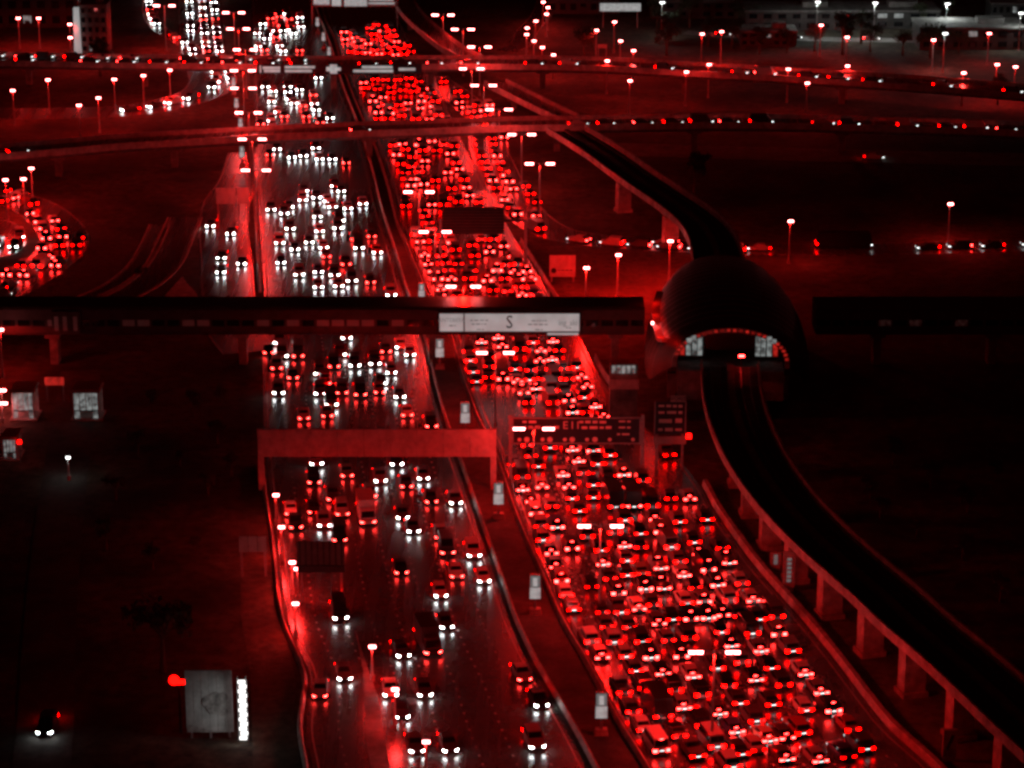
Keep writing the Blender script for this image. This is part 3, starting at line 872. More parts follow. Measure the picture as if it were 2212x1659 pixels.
for i, (u, v) in enumerate(ROW_E):
    lamp(u, v, '%s double-headed street lamp up the outer side of the exit ramp' % ORD[i], 'lamps along the exit ramp', power=5200)
ROW_L = [(553, 367), (545, 300), (537, 243), (526, 190), (525, 152), (530, 107), (515, 62), (505, 27)]
for i, (u, v) in enumerate(ROW_L):
    lamp(u, v, '%s double-headed street lamp along the oncoming road past the footbridge' % ORD[i], 'lamps along the oncoming road', power=5200)
lamp(355, 12, 'double-headed street lamp standing alone over the slip road at the top', None, power=9000)
SINGLE = [(1266, 578, 'beside the round-emblem poster board'), (1335, 550, 'on the lit sand near the exit ramp'), (1447, 520, 'where the exit ramp passes under the viaduct'),
          (1707, 477, 'alone in the dark field beyond the station'), (2052, 440, 'alone in the dark field at far edge'), (1482, 155, 'standing on the lettered flyover'),
          (1360, 174, 'just in front of the lettered flyover'), (1311, 131, 'at the back of the lettered flyover'), (1531, 139, 'behind the dark bend of lettered flyover'),
          (1702, 149, 'behind the sloping end of lettered flyover'), (1743, 179, 'in front of the sloping flyover end'), (1830, 142, 'in the dark trees behind the flyover end'),
          (2081, 157, 'at the flyover end, tallest there'), (2153, 139, 'small one close to the far picture edge'), (2193, 144, 'at the picture edge above the flyover end'),
          (2136, 72, 'bright one at the edge of the grey lot'), (1829, 80, 'among the low buildings of the lot'), (2016, 86, 'behind the dark trees below the lot'),
          (1773, 54, 'tall one beside the dark roofs'), (1558, 68, 'above the dark wood'), (1516, 73, 'smaller one above the dark wood'), (1327, 47, 'topmost of three beside the long grey board'),
          (1340, 88, 'middle of three beside the long grey board'), (1368, 109, 'lowest of three beside the long grey board'), (1288, 65, 'left of the three by the grey board'),
          (39, 39, 'at the top corner, outermost of a pair'), (83, 39, 'at the top corner, inner of a pair'), (150, 52, 'upper one beside the floodlit tower'), (151, 81, 'lower one beside the floodlit tower'),
          (170, 227, 'lower one in the dark loop'), (212, 211, 'upper one in the dark loop'), (103, 172, 'under the lettered flyover'), (246, 171, 'by the dark tree under lettered flyover'),
          (309, 163, 'above the curved collector road'), (366, 151, 'close under the flyover by the collector'), (27, 195, 'beside the picture edge under the lettered flyover'),
          (50, 386, 'above the loop jam, inner of a pair'), (11, 388, 'above the loop jam, outer of a pair'), (67, 363, 'just under the nearer flyover'), (0, 711, 'at the picture edge by the footbridge stairs')]
for i, (u, v, where) in enumerate(SINGLE):
    lamp(u, v, 'single street lamp ' + where, 'single street lamps', h=9.0, double=False, power=(13000 if 500 < v < 600 else 4000) if v > 330 else 3500, lens=0.6)
CURVE = [(1173, 4), (1183, 16), (1180, 30), (1157, 45), (1138, 60), (1137, 74), (1153, 88), (1171, 102), (1195, 118)]
for i, (u, v) in enumerate(CURVE):
    lamp(u, v, '%s of nine small lamps winding up to the top edge' % ORD[8 - i] if i else 'last of nine small lamps winding up to the top edge', 'small lamps on the winding road', h=7.0, double=False, power=1800, lens=0.6)
WHITE = [(1766, 4, 'over the dark roofs', 2500), (1430, 5, 'above the grey board', 1000), (2041, 72, 'in the middle of the low roofs', 900), (2046, 8, 'long one over the grey lot', 3800), (2205, 28, 'at the corner of the grey lot', 2500),
         (1890, 6, 'far over the grey lot', 3800)]
for u, v, where, pw in WHITE:
    lamp(u, v, 'white floodlight mast ' + where, 'white floodlight masts', h=11.0, double=False, power=pw, white=True, lens=0.8)
lamp(146, 987, 'small white path lamp by the dark service road', None, h=4.0, double=False, power=60, white=True, lens=0.35)
BEACON = [(595, 1068), (607, 1137), (630, 1213), (641, 1227), (637, 1302), (803, 1395), (852, 1487), (919, 1600)]
for i, (u, v) in enumerate(BEACON):
    lamp(u, v, '%s low lamp post at the oncoming lanes, counting from the gantry board forward' % ORD[i], 'low lamp posts', h=5.0, double=False, power=1800, lens=0.5)

# ------------------------------------------------------------------ traffic
def lens_box(c, w, h, sx, d=.12):
    x, y, z = c
    return MB().add([(x - w / 2, y - d / 2, z - h / 2), (x + w / 2, y - d / 2, z - h / 2), (x + w / 2, y - d / 2, z + h / 2), (x - w / 2, y - d / 2, z + h / 2),
                     (x + sx * w / 2, y + .22, z - h / 2), (x + sx * w / 2, y + .22, z + h / 2)], [(0, 1, 2, 3), (1, 4, 5, 2) if sx > 0 else (3, 5, 4, 0)])
def car_meshes(kind):
    """parts of one vehicle: length along y, origin on the ground below its middle"""
    L, W, hb, ht = {'saloon': (4.7, 1.84, 0.98, 1.46), 'hatchback': (4.1, 1.76, 1.0, 1.52), 'off-roader': (4.85, 1.96, 1.15, 1.86), 'minibus': (5.6, 2.05, 1.25, 2.4),
                    'pickup': (5.3, 1.9, 1.15, 1.82), 'lorry': (7.6, 2.35, 1.2, 2.5), 'bus': (11.5, 2.5, 1.3, 3.2)}[kind]
    y0, y1, w = -L / 2, L / 2, W / 2
    def ring(y, ww, zb, zm, zt):
        return [(-ww, y, zb), (-ww, y, zm), (-ww * .93, y, zt), (ww * .93, y, zt), (ww, y, zm), (ww, y, zb)]
    b = MB()
    R_ = [ring(y0, w * .88, .42, .6, hb * .86), ring(y0 + .15, w * .97, .26, .62, hb * .97), ring(y0 + .9, w, .22, .66, hb), ring(y1 - 1.5, w, .22, .66, hb * .97),
          ring(y1 - .35, w * .96, .26, .58, hb * .80), ring(y1, w * .84, .40, .55, hb * .70)]
    b.rings(R_)
    b.add(R_[0], [(0, 1, 2, 3, 4, 5)])
    b.add(R_[-1], [(5, 4, 3, 2, 1, 0)])
    if kind == 'lorry':
        cab = (y1 - 2.0, y1 - 1.9, y1 - .4, y1 - .1)
        b.box((0, y0 + 2.65, 2.15), (W, 5.2, 2.3))
    else:
        cab = {'saloon': (y0 + .55, y0 + 1.25, y1 - 2.1, y1 - 1.25), 'hatchback': (y0 + .12, y0 + .65, y1 - 1.9, y1 - 1.1), 'off-roader': (y0 + .08, y0 + .45, y1 - 2.1, y1 - 1.35),
               'minibus': (y0 + .05, y0 + .25, y1 - 1.6, y1 - .7), 'pickup': (y0 + 2.0, y0 + 2.15, y1 - 2.1, y1 - 1.4), 'bus': (y0 + .03, y0 + .2, y1 - .5, y1 - .12)}[kind]
    wr = w * (.78 if kind in ('saloon', 'hatchback') else .86)
    base = [(-w * .92, cab[0], hb * .96), (w * .92, cab[0], hb * .96), (w * .92, cab[3], hb * .93), (-w * .92, cab[3], hb * .93)]
    roof = [(-wr, cab[1], ht - .05), (wr, cab[1], ht - .05), (wr, cab[2], ht), (-wr, cab[2], ht)]
    b.add(base + roof, [(0, 1, 5, 4), (1, 2, 6, 5), (2, 3, 7, 6), (3, 0, 4, 7), (4, 5, 6, 7)])
    B_, T_ = [Vector(p) for p in base], [Vector(p) for p in roof]
    def pane(i, j, lo=.12, hi=.88, ins=.07):
        q = [B_[i].lerp(T_[i], lo), B_[j].lerp(T_[j], lo), B_[j].lerp(T_[j], hi), B_[i].lerp(T_[i], hi)]
        n_ = (q[1] - q[0]).cross(q[3] - q[0]).normalized() * .02
        c = sum(q, Vector()) / 4
        return MB().add([x.lerp(c, ins) + n_ for x in q], [(0, 1, 2, 3)])
    parts = {'body': b, 'rear_window': pane(0, 1), 'windscreen': pane(2, 3), 'side_window_a': pane(1, 2), 'side_window_b': pane(3, 0)}
    zl = hb * .78
    zt = hb * .86 - .13
    lw, lh = .48, .26
    for i, s in ((0, -1), (1, 1)):
        hz = hb * .56
        q_ = [(s * w * .57, y1 + .03, hz - .10), (s * w * .86, y1 + .02, hz - .10), (s * w * .86, y1 + .005, hz + .10), (s * w * .59, y1 + .01, hz + .10)]
        q_ += [(s * (w + .01), y1 - .40, hz - .08), (s * (w + .01), y1 - .40, hz + .08)]
        parts['headlight%d' % i] = MB().add(q_, [(0, 1, 2, 3), (1, 4, 5, 2)] if s < 0 else [(3, 2, 1, 0), (2, 5, 4, 1)])
        parts['taillight%d' % i] = lens_box((s * (w * 1.01 - lw / 2), y0 - .005, zt - (.06 if kind in ('off-roader', 'minibus') else 0)), lw, lh + (.12 if kind in ('off-roader', 'minibus') else 0), s)
    parts['number_plate'] = MB().box((0, y0 - .02, zl - .25), (.52, .05, .15))
    parts['plate_glow_strip'] = MB().add([(-.30, y0 - .075, zl - .16), (.30, y0 - .075, zl - .16), (.26, y0 - .07, zl - .05), (-.26, y0 - .07, zl - .05)], [(0, 1, 2, 3)])  # oversized glowing strip added to give the grey light on the bumper
    parts['bumper'] = MB().box((0, y0 - .03, .5), (W * .84, .14, .2))
    zb = ht - .12 if kind != 'saloon' else hb + .08
    yb = cab[1] - .06 if kind != 'saloon' else cab[0] - .02
    parts['brake_lamp'] = MB().box((0, yb, zb), (.42, .08, .07))
    for i, (sx, yy) in enumerate(((-1, y0 + .85), (1, y0 + .85), (-1, y1 - .9), (1, y1 - .9))):
        parts['wheel%d' % i] = MB().tube([(sx * (w - .22), yy, .33), (sx * (w + .01), yy, .33)], .33, 10)
    return parts, L, W
LIB = {}
for k in ('saloon', 'hatchback', 'off-roader', 'minibus', 'pickup', 'lorry', 'bus'):
    parts, L, W = car_meshes(k)
    me = {}
    for pn, mb in parts.items():
        base = pn.rstrip('0123456789')
        m = {'body': M['car_white'], 'headlight': M['head_white'], 'taillight': M['tail'], 'number_plate': M['plate'], 'bumper': M['car_white'], 'brake_lamp': M['brake'], 'plate_glow_strip': M['plate_glow'], 'wheel': M['tyre']}.get(base, M['glass'])
        me[pn] = mb.mesh(k.replace('-', '_') + '_' + base, m, False)
    LIB[k] = (me, L, W, parts)

def tile(c, r, s):
    return [(553 * c + float(a) / 4, 414.75 * r + float(b) / 4) for a, b in (q.split(',') for q in s.split())]
HEAD = (tile(1, 0, '150,117 265,117 200,140 125,160 380,150 285,165 60,205 380,195 215,222 300,228 390,228 10,285 305,250 130,262 105,293 235,265 325,285 170,318 95,335 20,398 205,393 75,432 235,437 378,432 '
                '540,670 80,748 275,748 150,785 275,790 375,770 495,818 15,885 135,875 290,857 335,885 505,893 400,912 522,947 190,965 245,1000 435,1003 640,1018 135,1043 555,1055 40,1068 145,1082 '
                '180,1290 120,1330 310,1355 410,1345 518,1278 550,1370 660,1370 780,1403 415,1643 683,1605 735,1648')
        + tile(1, 1, '405,68 530,45 615,82 660,118 130,150 290,125 245,183 795,137 925,97 530,207 725,248 295,315 550,333 710,310 1000,378 205,438 335,490 460,430 860,403 890,483 585,475 1050,517 610,553 215,605 '
               '780,622 375,712 540,685 680,715 830,767 990,775 540,815 715,807 1170,888 785,1255 205,1312 130,1372 205,1420 365,1418 730,1403 1125,1372 1255,1345 1330,1390 675,1505 855,1497 1030,1482 1170,1555 '
               '180,1520 320,1598 555,1597 600,1650 1085,1645')
        + tile(1, 2, '195,75 555,62 745,80 905,92 1070,65 1245,105 655,183 615,245 415,290 1310,262 1520,363 525,690 505,848 790,785 1080,835 670,993 1220,690 1450,810 1305,878 995,962 1520,1010 1730,1020 310,1130 '
               '510,1117 750,1122 345,1218 590,1208 970,1193 1270,1148 1365,1265 725,1342 1605,1318 1660,1458 1890,1480 1260,1622 1740,1655')
        + tile(1, 3, '735,365 1600,165 1975,37 1655,435 1280,680 1535,660 770,880 550,1030 1165,1020 1465,1020 1265,1210 1395,1505 1685,1500')
        + tile(2, 3, '115,885 262,1110 225,1475'))
TAIL = (tile(2, 3, '458,55 650,40 850,20 1075,20 1130,70 1330,120 1570,65 1785,85 1995,65 480,180 650,120 730,165 735,220 925,165 1185,200 530,275 750,285 575,355 812,355 935,240 1040,295 1030,350 1660,265 1885,220 2110,238 '
             '1530,215 1290,410 1430,340 1525,375 1725,385 1825,335 2015,378 2165,378 680,545 910,565 1115,550 1365,570 1540,540 1840,520 1800,465 2065,475 1870,590 2110,585 745,655 990,690 1160,655 1460,690 2150,665 '
             '830,855 1110,885 1335,885 1575,880 1850,900 2065,825 950,965 1015,1105 1445,1035 1645,1025 1545,1165 1930,1010 1995,1125 1105,1248 1320,1240 1690,1325 1855,1260 2130,1230 2170,1330 1945,1340 1280,1497 '
             '1490,1430 1565,1500 2085,1440 1765,1425 1860,1525 1890,1620 2010,1535')
        + tile(3, 3, '90,500 185,610 15,390 330,850 140,945 480,1025 50,1110 335,1160 590,1190 725,1310 290,1365 50,1340 700,1565 840,1480 110,1560 460,1600')
        + tile(2, 2, '240,40 335,70 440,60 620,25 110,95 140,150 355,165 490,145 610,85 680,160 540,240 670,235 735,260 160,555 330,555 500,540 680,560 535,590 180,635 735,620 840,615 740,690 590,690 210,720 615,765 '
               '50,770 100,850 250,825 300,880 460,830 680,840 860,830 875,915 680,905 115,945 505,920 515,970 345,990 990,790 1090,840 565,1045 965,1020 1375,990 1540,995 205,1085 365,1085 1000,1085 1190,1060 215,1140 '
               '385,1145 1235,1120 1455,1190 1690,1170 255,1215 420,1220 985,1160 1085,1235 1285,1240 480,1290 1330,1315 925,1345 1065,1330 285,1355 525,1390 690,1385 775,1440 1375,1410 1610,1410 1825,1420 360,1500 '
               '540,1460 1020,1460 575,1525 1455,1525 1680,1550 1880,1550 1020,1555 400,1610 620,1610 820,1610 1290,1600 1460,1610 1075,1640 1720,1640 1365,620')
        + tile(2, 1, '185,1300 70,1365 360,1300 410,1370 265,1400 350,1480 30,1530 170,1550 260,1465 340,1540 470,1540 550,1545 350,1600 440,1600 180,1610 270,1610 60,1640 580,1640 30,605 45,660 50,690 100,710 110,750 '
               '140,770 70,800 145,840 90,860 165,880 210,905 20,910')
        + tile(1, 1, '1290,265 1290,75 1295,120 1440,165 1470,230 1500,270 1510,315 1380,370 1420,430 1540,440 1690,440 1600,370 1590,470 1720,490 1460,550 1870,460 1600,565 1490,630 1635,605 1750,620 1530,690 1660,675 '
               '1870,690 1570,750 1690,755 1830,745 1890,550 2020,520 2140,460 2100,620 2080,680 2160,630 2150,750 2000,770 2050,850 2180,870 1600,850 1640,905 1725,905 1950,410 2070,350 2060,420 1790,1310 1950,1300 '
               '2095,1265 2130,1335 1850,1450 2020,1430 1840,1385 1890,1560 2020,1520 1940,1630 2090,1600 2150,1620 1650,60 1750,90 1850,30 1930,90 1620,110 1520,110')
        + tile(1, 0, '1085,1245 1185,1255 1265,1250 1085,1300 1110,1345 1215,1340 1290,1290 1410,1260 1440,1300 1520,1225 1560,1300 1355,1360 1460,1390 1150,1440 1255,1420 1340,1440 1185,1505 1290,1500 1410,1485 1290,1540 '
               '1410,1550 1215,1605 1340,1610 1450,1590 1550,1560 1690,1630 1800,1555 1660,1490 1730,1410 1680,1330 1640,1250 1700,1265 1760,1460 1820,1620 '
               '1030,685 1120,690 1225,690 830,705 930,715 880,790 950,760 1050,770 1170,755 1165,800 1270,785 890,825 1005,835 1100,845 900,870 1010,880 930,920 1120,915 1240,910 1315,890 1430,880 1160,940 1310,940 1420,935 '
               '1060,980 1160,990 1260,1000 1370,985 1060,1025 1130,1010 1380,1035 1330,680 1400,705 1440,770 1340,740 1500,770 1370,790 1465,805 1510,815 1500,855 1550,880 1530,920 1590,945 1640,965 1570,985 1680,985 '
               '1500,1030 1580,1030 1650,1040 '
               '610,160 620,195 640,290 690,325 690,290 755,280 770,340 840,290 855,330 870,360 715,410 820,450 890,410 970,380 980,245 1040,215 1020,295 1050,270 1145,230 1100,325 1105,350 1120,380 1170,270 1190,310 '
               '1215,360 1010,440 970,455 1090,460 1130,460 1170,410 1195,445 1215,470 1250,420 1275,470 1320,450 920,455 930,345 1300,395'))

def heading(rows, u, v):
    a, b = edge(rows, v)
    s = (u - a) / (b - a)
    a1, b1 = edge(rows, v - 14)
    p, q = G(u, v), G(a1 + (b1 - a1) * s, v - 14)
    return (q - p).normalized(), s
cars = []                                            # dicts: position, direction away from the camera, facing, road
LORRY = [(1414, 1215), (1420, 1415), (1440, 1545), (1350, 1085), (795, 1127), (937, 1409), (1300, 1490)]
def pick_kind(r_):
    return 'saloon' if r_ < .46 else 'off-roader' if r_ < .76 else 'hatchback' if r_ < .88 else 'minibus' if r_ < .95 else 'pickup'
def pick_paint(r_):
    return 'white' if r_ < .10 else 'silver' if r_ < .26 else 'grey' if r_ < .58 else 'black' if r_ < .88 else 'beige' if r_ < .90 else 'red' if r_ < .95 else 'blue'
for road, rows, pts in (('oncoming', LEFT, HEAD), ('outgoing', RIGHT, TAIL)):
    for u, v in pts:
        p = G(u, v, 0.72)
        gu, gv = proj(Vector((p.x, p.y, 0)))
        t, s = heading(rows, gu, gv)
        k = pick_kind(rnd.random())
        if any(abs(u - a) < 9 and abs(v - b) < 16 for a, b in LORRY):
            k = 'lorry'
        L = LIB[k][1]
        c = Vector((p.x, p.y, 0)) + t * (L / 2)
        cars.append({'p': c, 't': t, 's': min(max(s, 0.03), 0.97), 'kind': k, 'L': L, 'W': LIB[k][2], 'road': road, 'away': road == 'outgoing', 'paint': pick_paint(rnd.random()), 'z': 0.012})
# keep neighbours from standing inside each other
for it in range(60):
    moved = 0
    for i in range(len(cars)):
        a = cars[i]
        for j in range(i):
            b = cars[j]
            d = b['p'] - a['p']
            if a['road'] != b['road'] or abs(d.y) > 9 or abs(d.x) > 4:
                continue
            t = a['t']
            lon, lat = d.x * t.x + d.y * t.y, d.x * t.y - d.y * t.x
            ol = (a['L'] + b['L']) / 2 + 0.7 - abs(lon)
            ow = (a['W'] + b['W']) / 2 + 0.4 - abs(lat)
            if ol > 0 and ow > 0:
                moved += 1
                if ow < ol * 0.45:
                    q = Vector((t.y, -t.x, 0)) * (math.copysign(ow / 2, lat))
                else:
                    q = t * math.copysign(ol / 2 * .7, lon)
                a['p'] = a['p'] - q
                b['p'] = b['p'] + q
    if not moved:
        break
keep = []
for a in cars:
    ok = True
    for b in keep:
        d = b['p'] - a['p']
        t = a['t']
        if a['road'] == b['road'] and abs(d.x * t.x + d.y * t.y) < (a['L'] + b['L']) / 2 + .1 and abs(d.x * t.y - d.y * t.x) < (a['W'] + b['W']) / 2 + .1:
            ok = False
            break
    if ok:
        gu, gv = proj(a['p'])
        rows = LEFT if a['road'] == 'oncoming' else RIGHT
        e0, e1 = edge(rows, gv)
        m_ = 1.5 * ppm(a['p'])
        if e0 + m_ * .7 < gu < e1 - m_ * .7:
            keep.append(a)
cars = keep

def path_cars(path, road, off, step, start, end, away, z, drop=0.15, jitter=1.2, heads=False):
    pts = resample(path, step)
    for i in range(1, len(pts) - 1):
        u, v = proj(pts[i])
        if not (start <= i / len(pts) <= end) or u < -30 or u > 2240 or v < -20 or rnd.random() < drop:
            continue
        t = (pts[i + 1] - pts[i - 1]).normalized()
        k = pick_kind(rnd.random())
        L = LIB[k][1]
        p = pts[i] + Vector((t.y, -t.x, 0)) * off + t * rnd.uniform(-jitter, jitter) * min(1, (step - L - .5) / 2)
        cars.append({'p': Vector((p.x, p.y, 0)), 't': t, 's': 0, 'kind': k, 'L': L, 'W': LIB[k][2], 'road': road, 'away': away, 'paint': pick_paint(rnd.random()), 'z': z, 'heads': heads})
PXR = P_exit[::-1]
path_cars(PXR, 'exit ramp', -2.6, 6.2, 0.24, 1.0, True, 0.04, .04)
path_cars(PXR, 'exit ramp', 1.0, 6.4, 0.26, 1.0, True, 0.04, .06)
path_cars(PXR, 'exit ramp', 4.0, 7.4, 0.35, 0.9, True, 0.04, .3)
path_cars(PXR, 'exit ramp', -1.0, 7.0, 0.0, 0.24, True, 0.04, .35)
for o_ in (-3.8, -0.4, 3.0):
    path_cars(P_loop[::-1], 'loop road', o_, 7.6, 0.0, 1.0, True, 0.03, .25)
for o_ in (-2, 2):
    path_cars(P_inner, 'inner loop', o_, 6.4, 0.4, 1.0, True, 0.035, .1, heads=True)
path_cars(P_coll, 'collector road', -4.6, 7.6, 0.03, 0.7, True, 0.03, .25, heads=True)
path_cars(P_coll, 'collector road', -1.0, 7.2, 0.05, 0.85, True, 0.03, .08, heads=True)
path_cars(P_coll, 'collector road', 3.0, 7.4, 0.05, 0.62, True, 0.03, .15, heads=True)
path_cars(P_slip, 'slip road', 0, 8.0, 0.1, 1.0, True, 0.045, .25, heads=True)
path_cars(P_lot, 'yard road', 0, 11, 0.0, 1.0, True, 0.03, .35)
path_cars(P_cross, 'cross street', 2.5, 16, 0.0, 1.0, True, 0.02, .6)
path_cars(P_fly1, 'nearer flyover', 1.8, 13, 0.0, .55, True, 6.54, .62)
path_cars(P_fly1, 'nearer flyover', 1.8, 7.2, 0.55, 1.0, True, 6.54, .1)
path_cars(P_fly2, 'lettered flyover', -2.6, 7.5, 0.0, 0.32, True, 6.54, .12)
path_cars(P_fly2, 'lettered flyover', 2.2, 9, 0.0, 1.0, True, 6.54, .4)
for u, v in tile(0, 1, '1815,290 1990,355 1910,565 1925,618 2085,615 1905,690'):
    p = G(u, v, .7)
    cars.append({'p': Vector((p.x, p.y + 2.3, 0)), 't': Vector((0, 1, 0)), 's': 0, 'kind': 'saloon', 'L': 4.7, 'W': 1.84, 'road': 'side road', 'away': False, 'paint': pick_paint(rnd.random()), 'z': 0.03})
p = G(95, 1582, .7)
cars.append({'p': Vector((p.x, p.y + 2.3, 0)), 't': Vector((0.0, 1, 0)), 's': 0, 'kind': 'off-roader', 'L': 4.85, 'W': 1.96, 'road': 'service road', 'away': False, 'paint': 'black', 'z': 0.03})
for u, v in ((1823, 534), (1930, 536)):
    p = G(u, v)
    cars.append({'p': Vector((p.x, p.y, 0)), 't': Vector((1, 0, 0)), 's': 0, 'kind': 'bus', 'L': 11.5, 'W': 2.5, 'road': 'exit ramp', 'away': True, 'paint': 'black', 'z': 0.045})
# second pass over everything off the main carriageways
main = [a for a in cars if a['road'] in ('oncoming', 'outgoing')]
keep = list(main)
for a in sorted((a for a in cars if a['road'] not in ('oncoming', 'outgoing')), key=lambda a: (a['kind'] != 'bus', a['road'] not in ('side road', 'service road'))):
    if all((a['p'] - b['p']).length > (max(a['L'], b['L']) + .4 if abs(a['t'].dot(b['p'] - a['p'])) > 2.2 else 2.4) or abs(a['z'] - b['z']) > 3 for b in keep):
        keep.append(a)
cars = keep

for a in cars:
    a['uv'] = proj(a['p'])
cars = [a for a in cars if -40 < a['uv'][0] < 2250 and a['uv'][1] > -30]
cars.sort(key=lambda a: -a['uv'][1] if a['road'] in ('oncoming', 'outgoing') else -a['uv'][1] + 1)

def zone(a):
    v = a['uv'][1]
    if a['road'] == 'oncoming':
        return 'before the gantry board' if v > 1000 else 'between gantry board and footbridge' if v > 690 else 'past the footbridge' if v > 300 else 'between the flyovers' if v > 150 else 'past both flyovers'
    if a['road'] == 'outgoing':
        return 'before the E 11 sign' if v > 985 else 'between sign and footbridge' if v > 690 else 'past the footbridge' if v > 300 else 'between the flyovers' if v > 150 else 'past both flyovers'
    return ''
NL = {'oncoming': 8, 'outgoing': 9}
count = {}
single_kinds = {}
mass = []
for a in cars:
    kd = 'car' if a['kind'] not in ('lorry', 'bus', 'minibus') else a['kind']
    single_kinds[kd] = single_kinds.get(kd, 0) + 1
    a['cat'] = kd
    a['solo'] = single_kinds[kd] <= 300
    a['lights'] = None
    r_ = rnd.random()
    if a.get('heads'):
        a['away'], a['t'] = False, -a['t']
    if a['away']:
        a['lights'] = 'brake' if r_ < .34 else 'tail' if r_ < .86 else 'tail_dim'
    else:
        red_side = (0.72 - 0.5 * a['s'] if a['uv'][1] > 650 else .3 - .2 * a['s']) if a['road'] == 'oncoming' else .15
        a['lights'] = 'head_warm' if r_ < red_side else 'head_white'
    if a['road'] in NL:
        rows = LEFT if a['road'] == 'oncoming' else RIGHT
        e0, e1 = edge(rows, a['uv'][1])
        s = (a['uv'][0] - e0) / (e1 - e0)
        n = NL[a['road']]
        k = int(min(max(s, 0), .999) * n)
        a['lane'] = (n - k) if a['road'] == 'oncoming' else k + 1
        key = (a['road'], a['lane'], zone(a))
    else:
        key = (a['road'],)
    a['idx'] = count.get(key, 0)
    count[key] = a['idx'] + 1

def part_copy(name, me, parent, m=None):
    o = bpy.data.objects.new(name, me)
    o.parent = parent
    C.objects.link(o)
    if m is not None:
        o.material_slots[0].link = 'OBJECT'
        o.material_slots[0].material = m
    return o
STATE = {'brake': 'braking brightly', 'tail': 'with tail lights', 'tail_dim': 'with faint lights', 'head_warm': 'with warm headlights', 'head_white': 'with white headlights'}
for a in cars:
    me, L, W, parts = LIB[a['kind']]
    d = a['t'] if a['away'] else -a['t']
    if not a['solo']:
        mass.append((a, d))
        continue
    rz = math.atan2(-d.x, d.y)
    near = a['uv'][1] > 1230
    o = part_copy(a['cat'], me['body'], None, M['car_' + a['paint']])
    o.location = (a['p'].x, a['p'].y, a['z'])
    o.rotation_euler = (0, 0, rz)
    if a['road'] in NL:
        lab = '%s %s %s, %s in lane %s from median, %s' % (a['paint'], a['kind'], STATE[a['lights']], ordinal(a['idx']), NUM[a['lane']], zone(a))
    else:
        lab = '%s %s %s, %s vehicle up the %s from the front' % (a['paint'], a['kind'], STATE[a['lights']], ordinal(a['idx']), a['road'])
    tag(o, lab, a['cat'], 'traffic on the %s' % (a['road'] + ' carriageway' if a['road'] in NL else a['road']))
    wh = M[a['lights']] if not a['away'] else M['head_far']
    tl = M[a['lights']] if a['away'] else M['tail']
    for i in (0, 1):
        part_copy('headlight', me['headlight%d' % i], o, wh)
        part_copy('taillight', me['taillight%d' % i], o, tl)
    if a['away']:
        if a['uv'][1] > 900:
            part_copy('number_plate', me['number_plate'], o)
        part_copy('rear_window', me['rear_window'], o)
        part_copy('bumper', me['bumper'], o, M['car_silver'] if rnd.random() < .55 else M['black'])  # pale on some cars: headlight glow on the bumper put into its colour
        if rnd.random() < .5 and a['uv'][1] > 640:
            part_copy('plate_glow_strip', me['plate_glow_strip'], o)
        if a['lights'] == 'brake':
            part_copy('brake_lamp', me['brake_lamp'], o)
    else:
        part_copy('windscreen', me['windscreen'], o)
    if near:
        part_copy('windscreen' if a['away'] else 'rear_window', me['windscreen' if a['away'] else 'rear_window'], o)
        for sfx in 'ab':
            part_copy('side_window', me['side_window_' + sfx], o)
        for i in range(4):
            part_copy('wheel', me['wheel%d' % i], o)
if mass:
    mb = MB()
    mats = [M['car_white'], M['car_grey'], M['glass'], M['head_white'], M['head_warm'], M['head_far'], M['tail'], M['tail_dim'], M['brake']]
    ix = {'head_white': 3, 'head_warm': 4, 'tail': 6, 'tail_dim': 7, 'brake': 8}
    for a, d in mass:
        parts = LIB[a['kind']][3]
        rot = Matrix.Translation((a['p'].x, a['p'].y, a['z'])) @ Matrix.Rotation(math.atan2(-d.x, d.y), 4, 'Z')
        hl, tl = (5, ix[a['lights']]) if a['away'] else (ix[a['lights']], 6)
        for pn, mi in (('body', 0 if a['paint'] in ('white', 'silver', 'beige') else 1), ('windscreen', 2), ('rear_window', 2), ('headlight0', hl), ('headlight1', hl), ('taillight0', tl), ('taillight1', tl)):
            mb.add([rot @ Vector(q) for q in parts[pn].v], parts[pn].f, mi)
    o = mb.build('distant_traffic', mats)
    tag(o, 'mass of distant cars packed on the lanes past the flyovers', 'traffic', None, 'stuff')
print('CARS', len(cars), 'MASS', len(mass), single_kinds)

# ------------------------------------------------------------------ buildings, kiosks, the hoarding
def kiosk(u0, v0, u1, v1, label):
    p, w, h = rect(u0, v0, u1, v1, 0.3)
    r_ = empty('glazed_kiosk', (p.x, p.y, 0))
    MB().box((0, 2.0, 0.15), (w + 1, 5, 0.3)).build('slab', M['concrete'], r_)
    for x in (-w / 2, w / 2):
        MB().box((x, 0, .3 + h / 2), (0.25, 0.25, h)).build('corner_post', M['concrete'], r_)
        MB().box((x, 4, .3 + h / 2), (0.25, 0.25, h)).build('corner_post', M['concrete'], r_)
    MB().box((0, 2, .3 + h + .2), (w + .8, 5.0, 0.4), top=(.9, .9)).build('roof', M['wall'], r_)
    n_ = 4
    for i in range(n_):
        x = -w / 2 + (i + .5) * w / n_
        MB().box((x, 0.05, .3 + h * .62), (w / n_ - .15, 0.08, h * .62)).build('pane', M['window_lit'], r_)
        if i in (0, 3):
            MB().box((x, 0.05, .3 + h * .14), (w / n_ - .1, 0.08, h * .24)).build('pane', M['window_lit'], r_)
    MB().box((0, 0.0, .3 + h * .29), (w, 0.2, 0.15)).build('transom', M['dark_steel'], r_)
    MB().box((0, 4.0, .3 + h / 2), (w, 0.15, h)).build('back_wall', M['wall'], r_)
    MB().box((0, -0.1, .3 + h * 1.02), (w * .7, 0.2, 0.3)).build('fascia', M['window_red'], r_)
    tag(r_, label, 'kiosk')
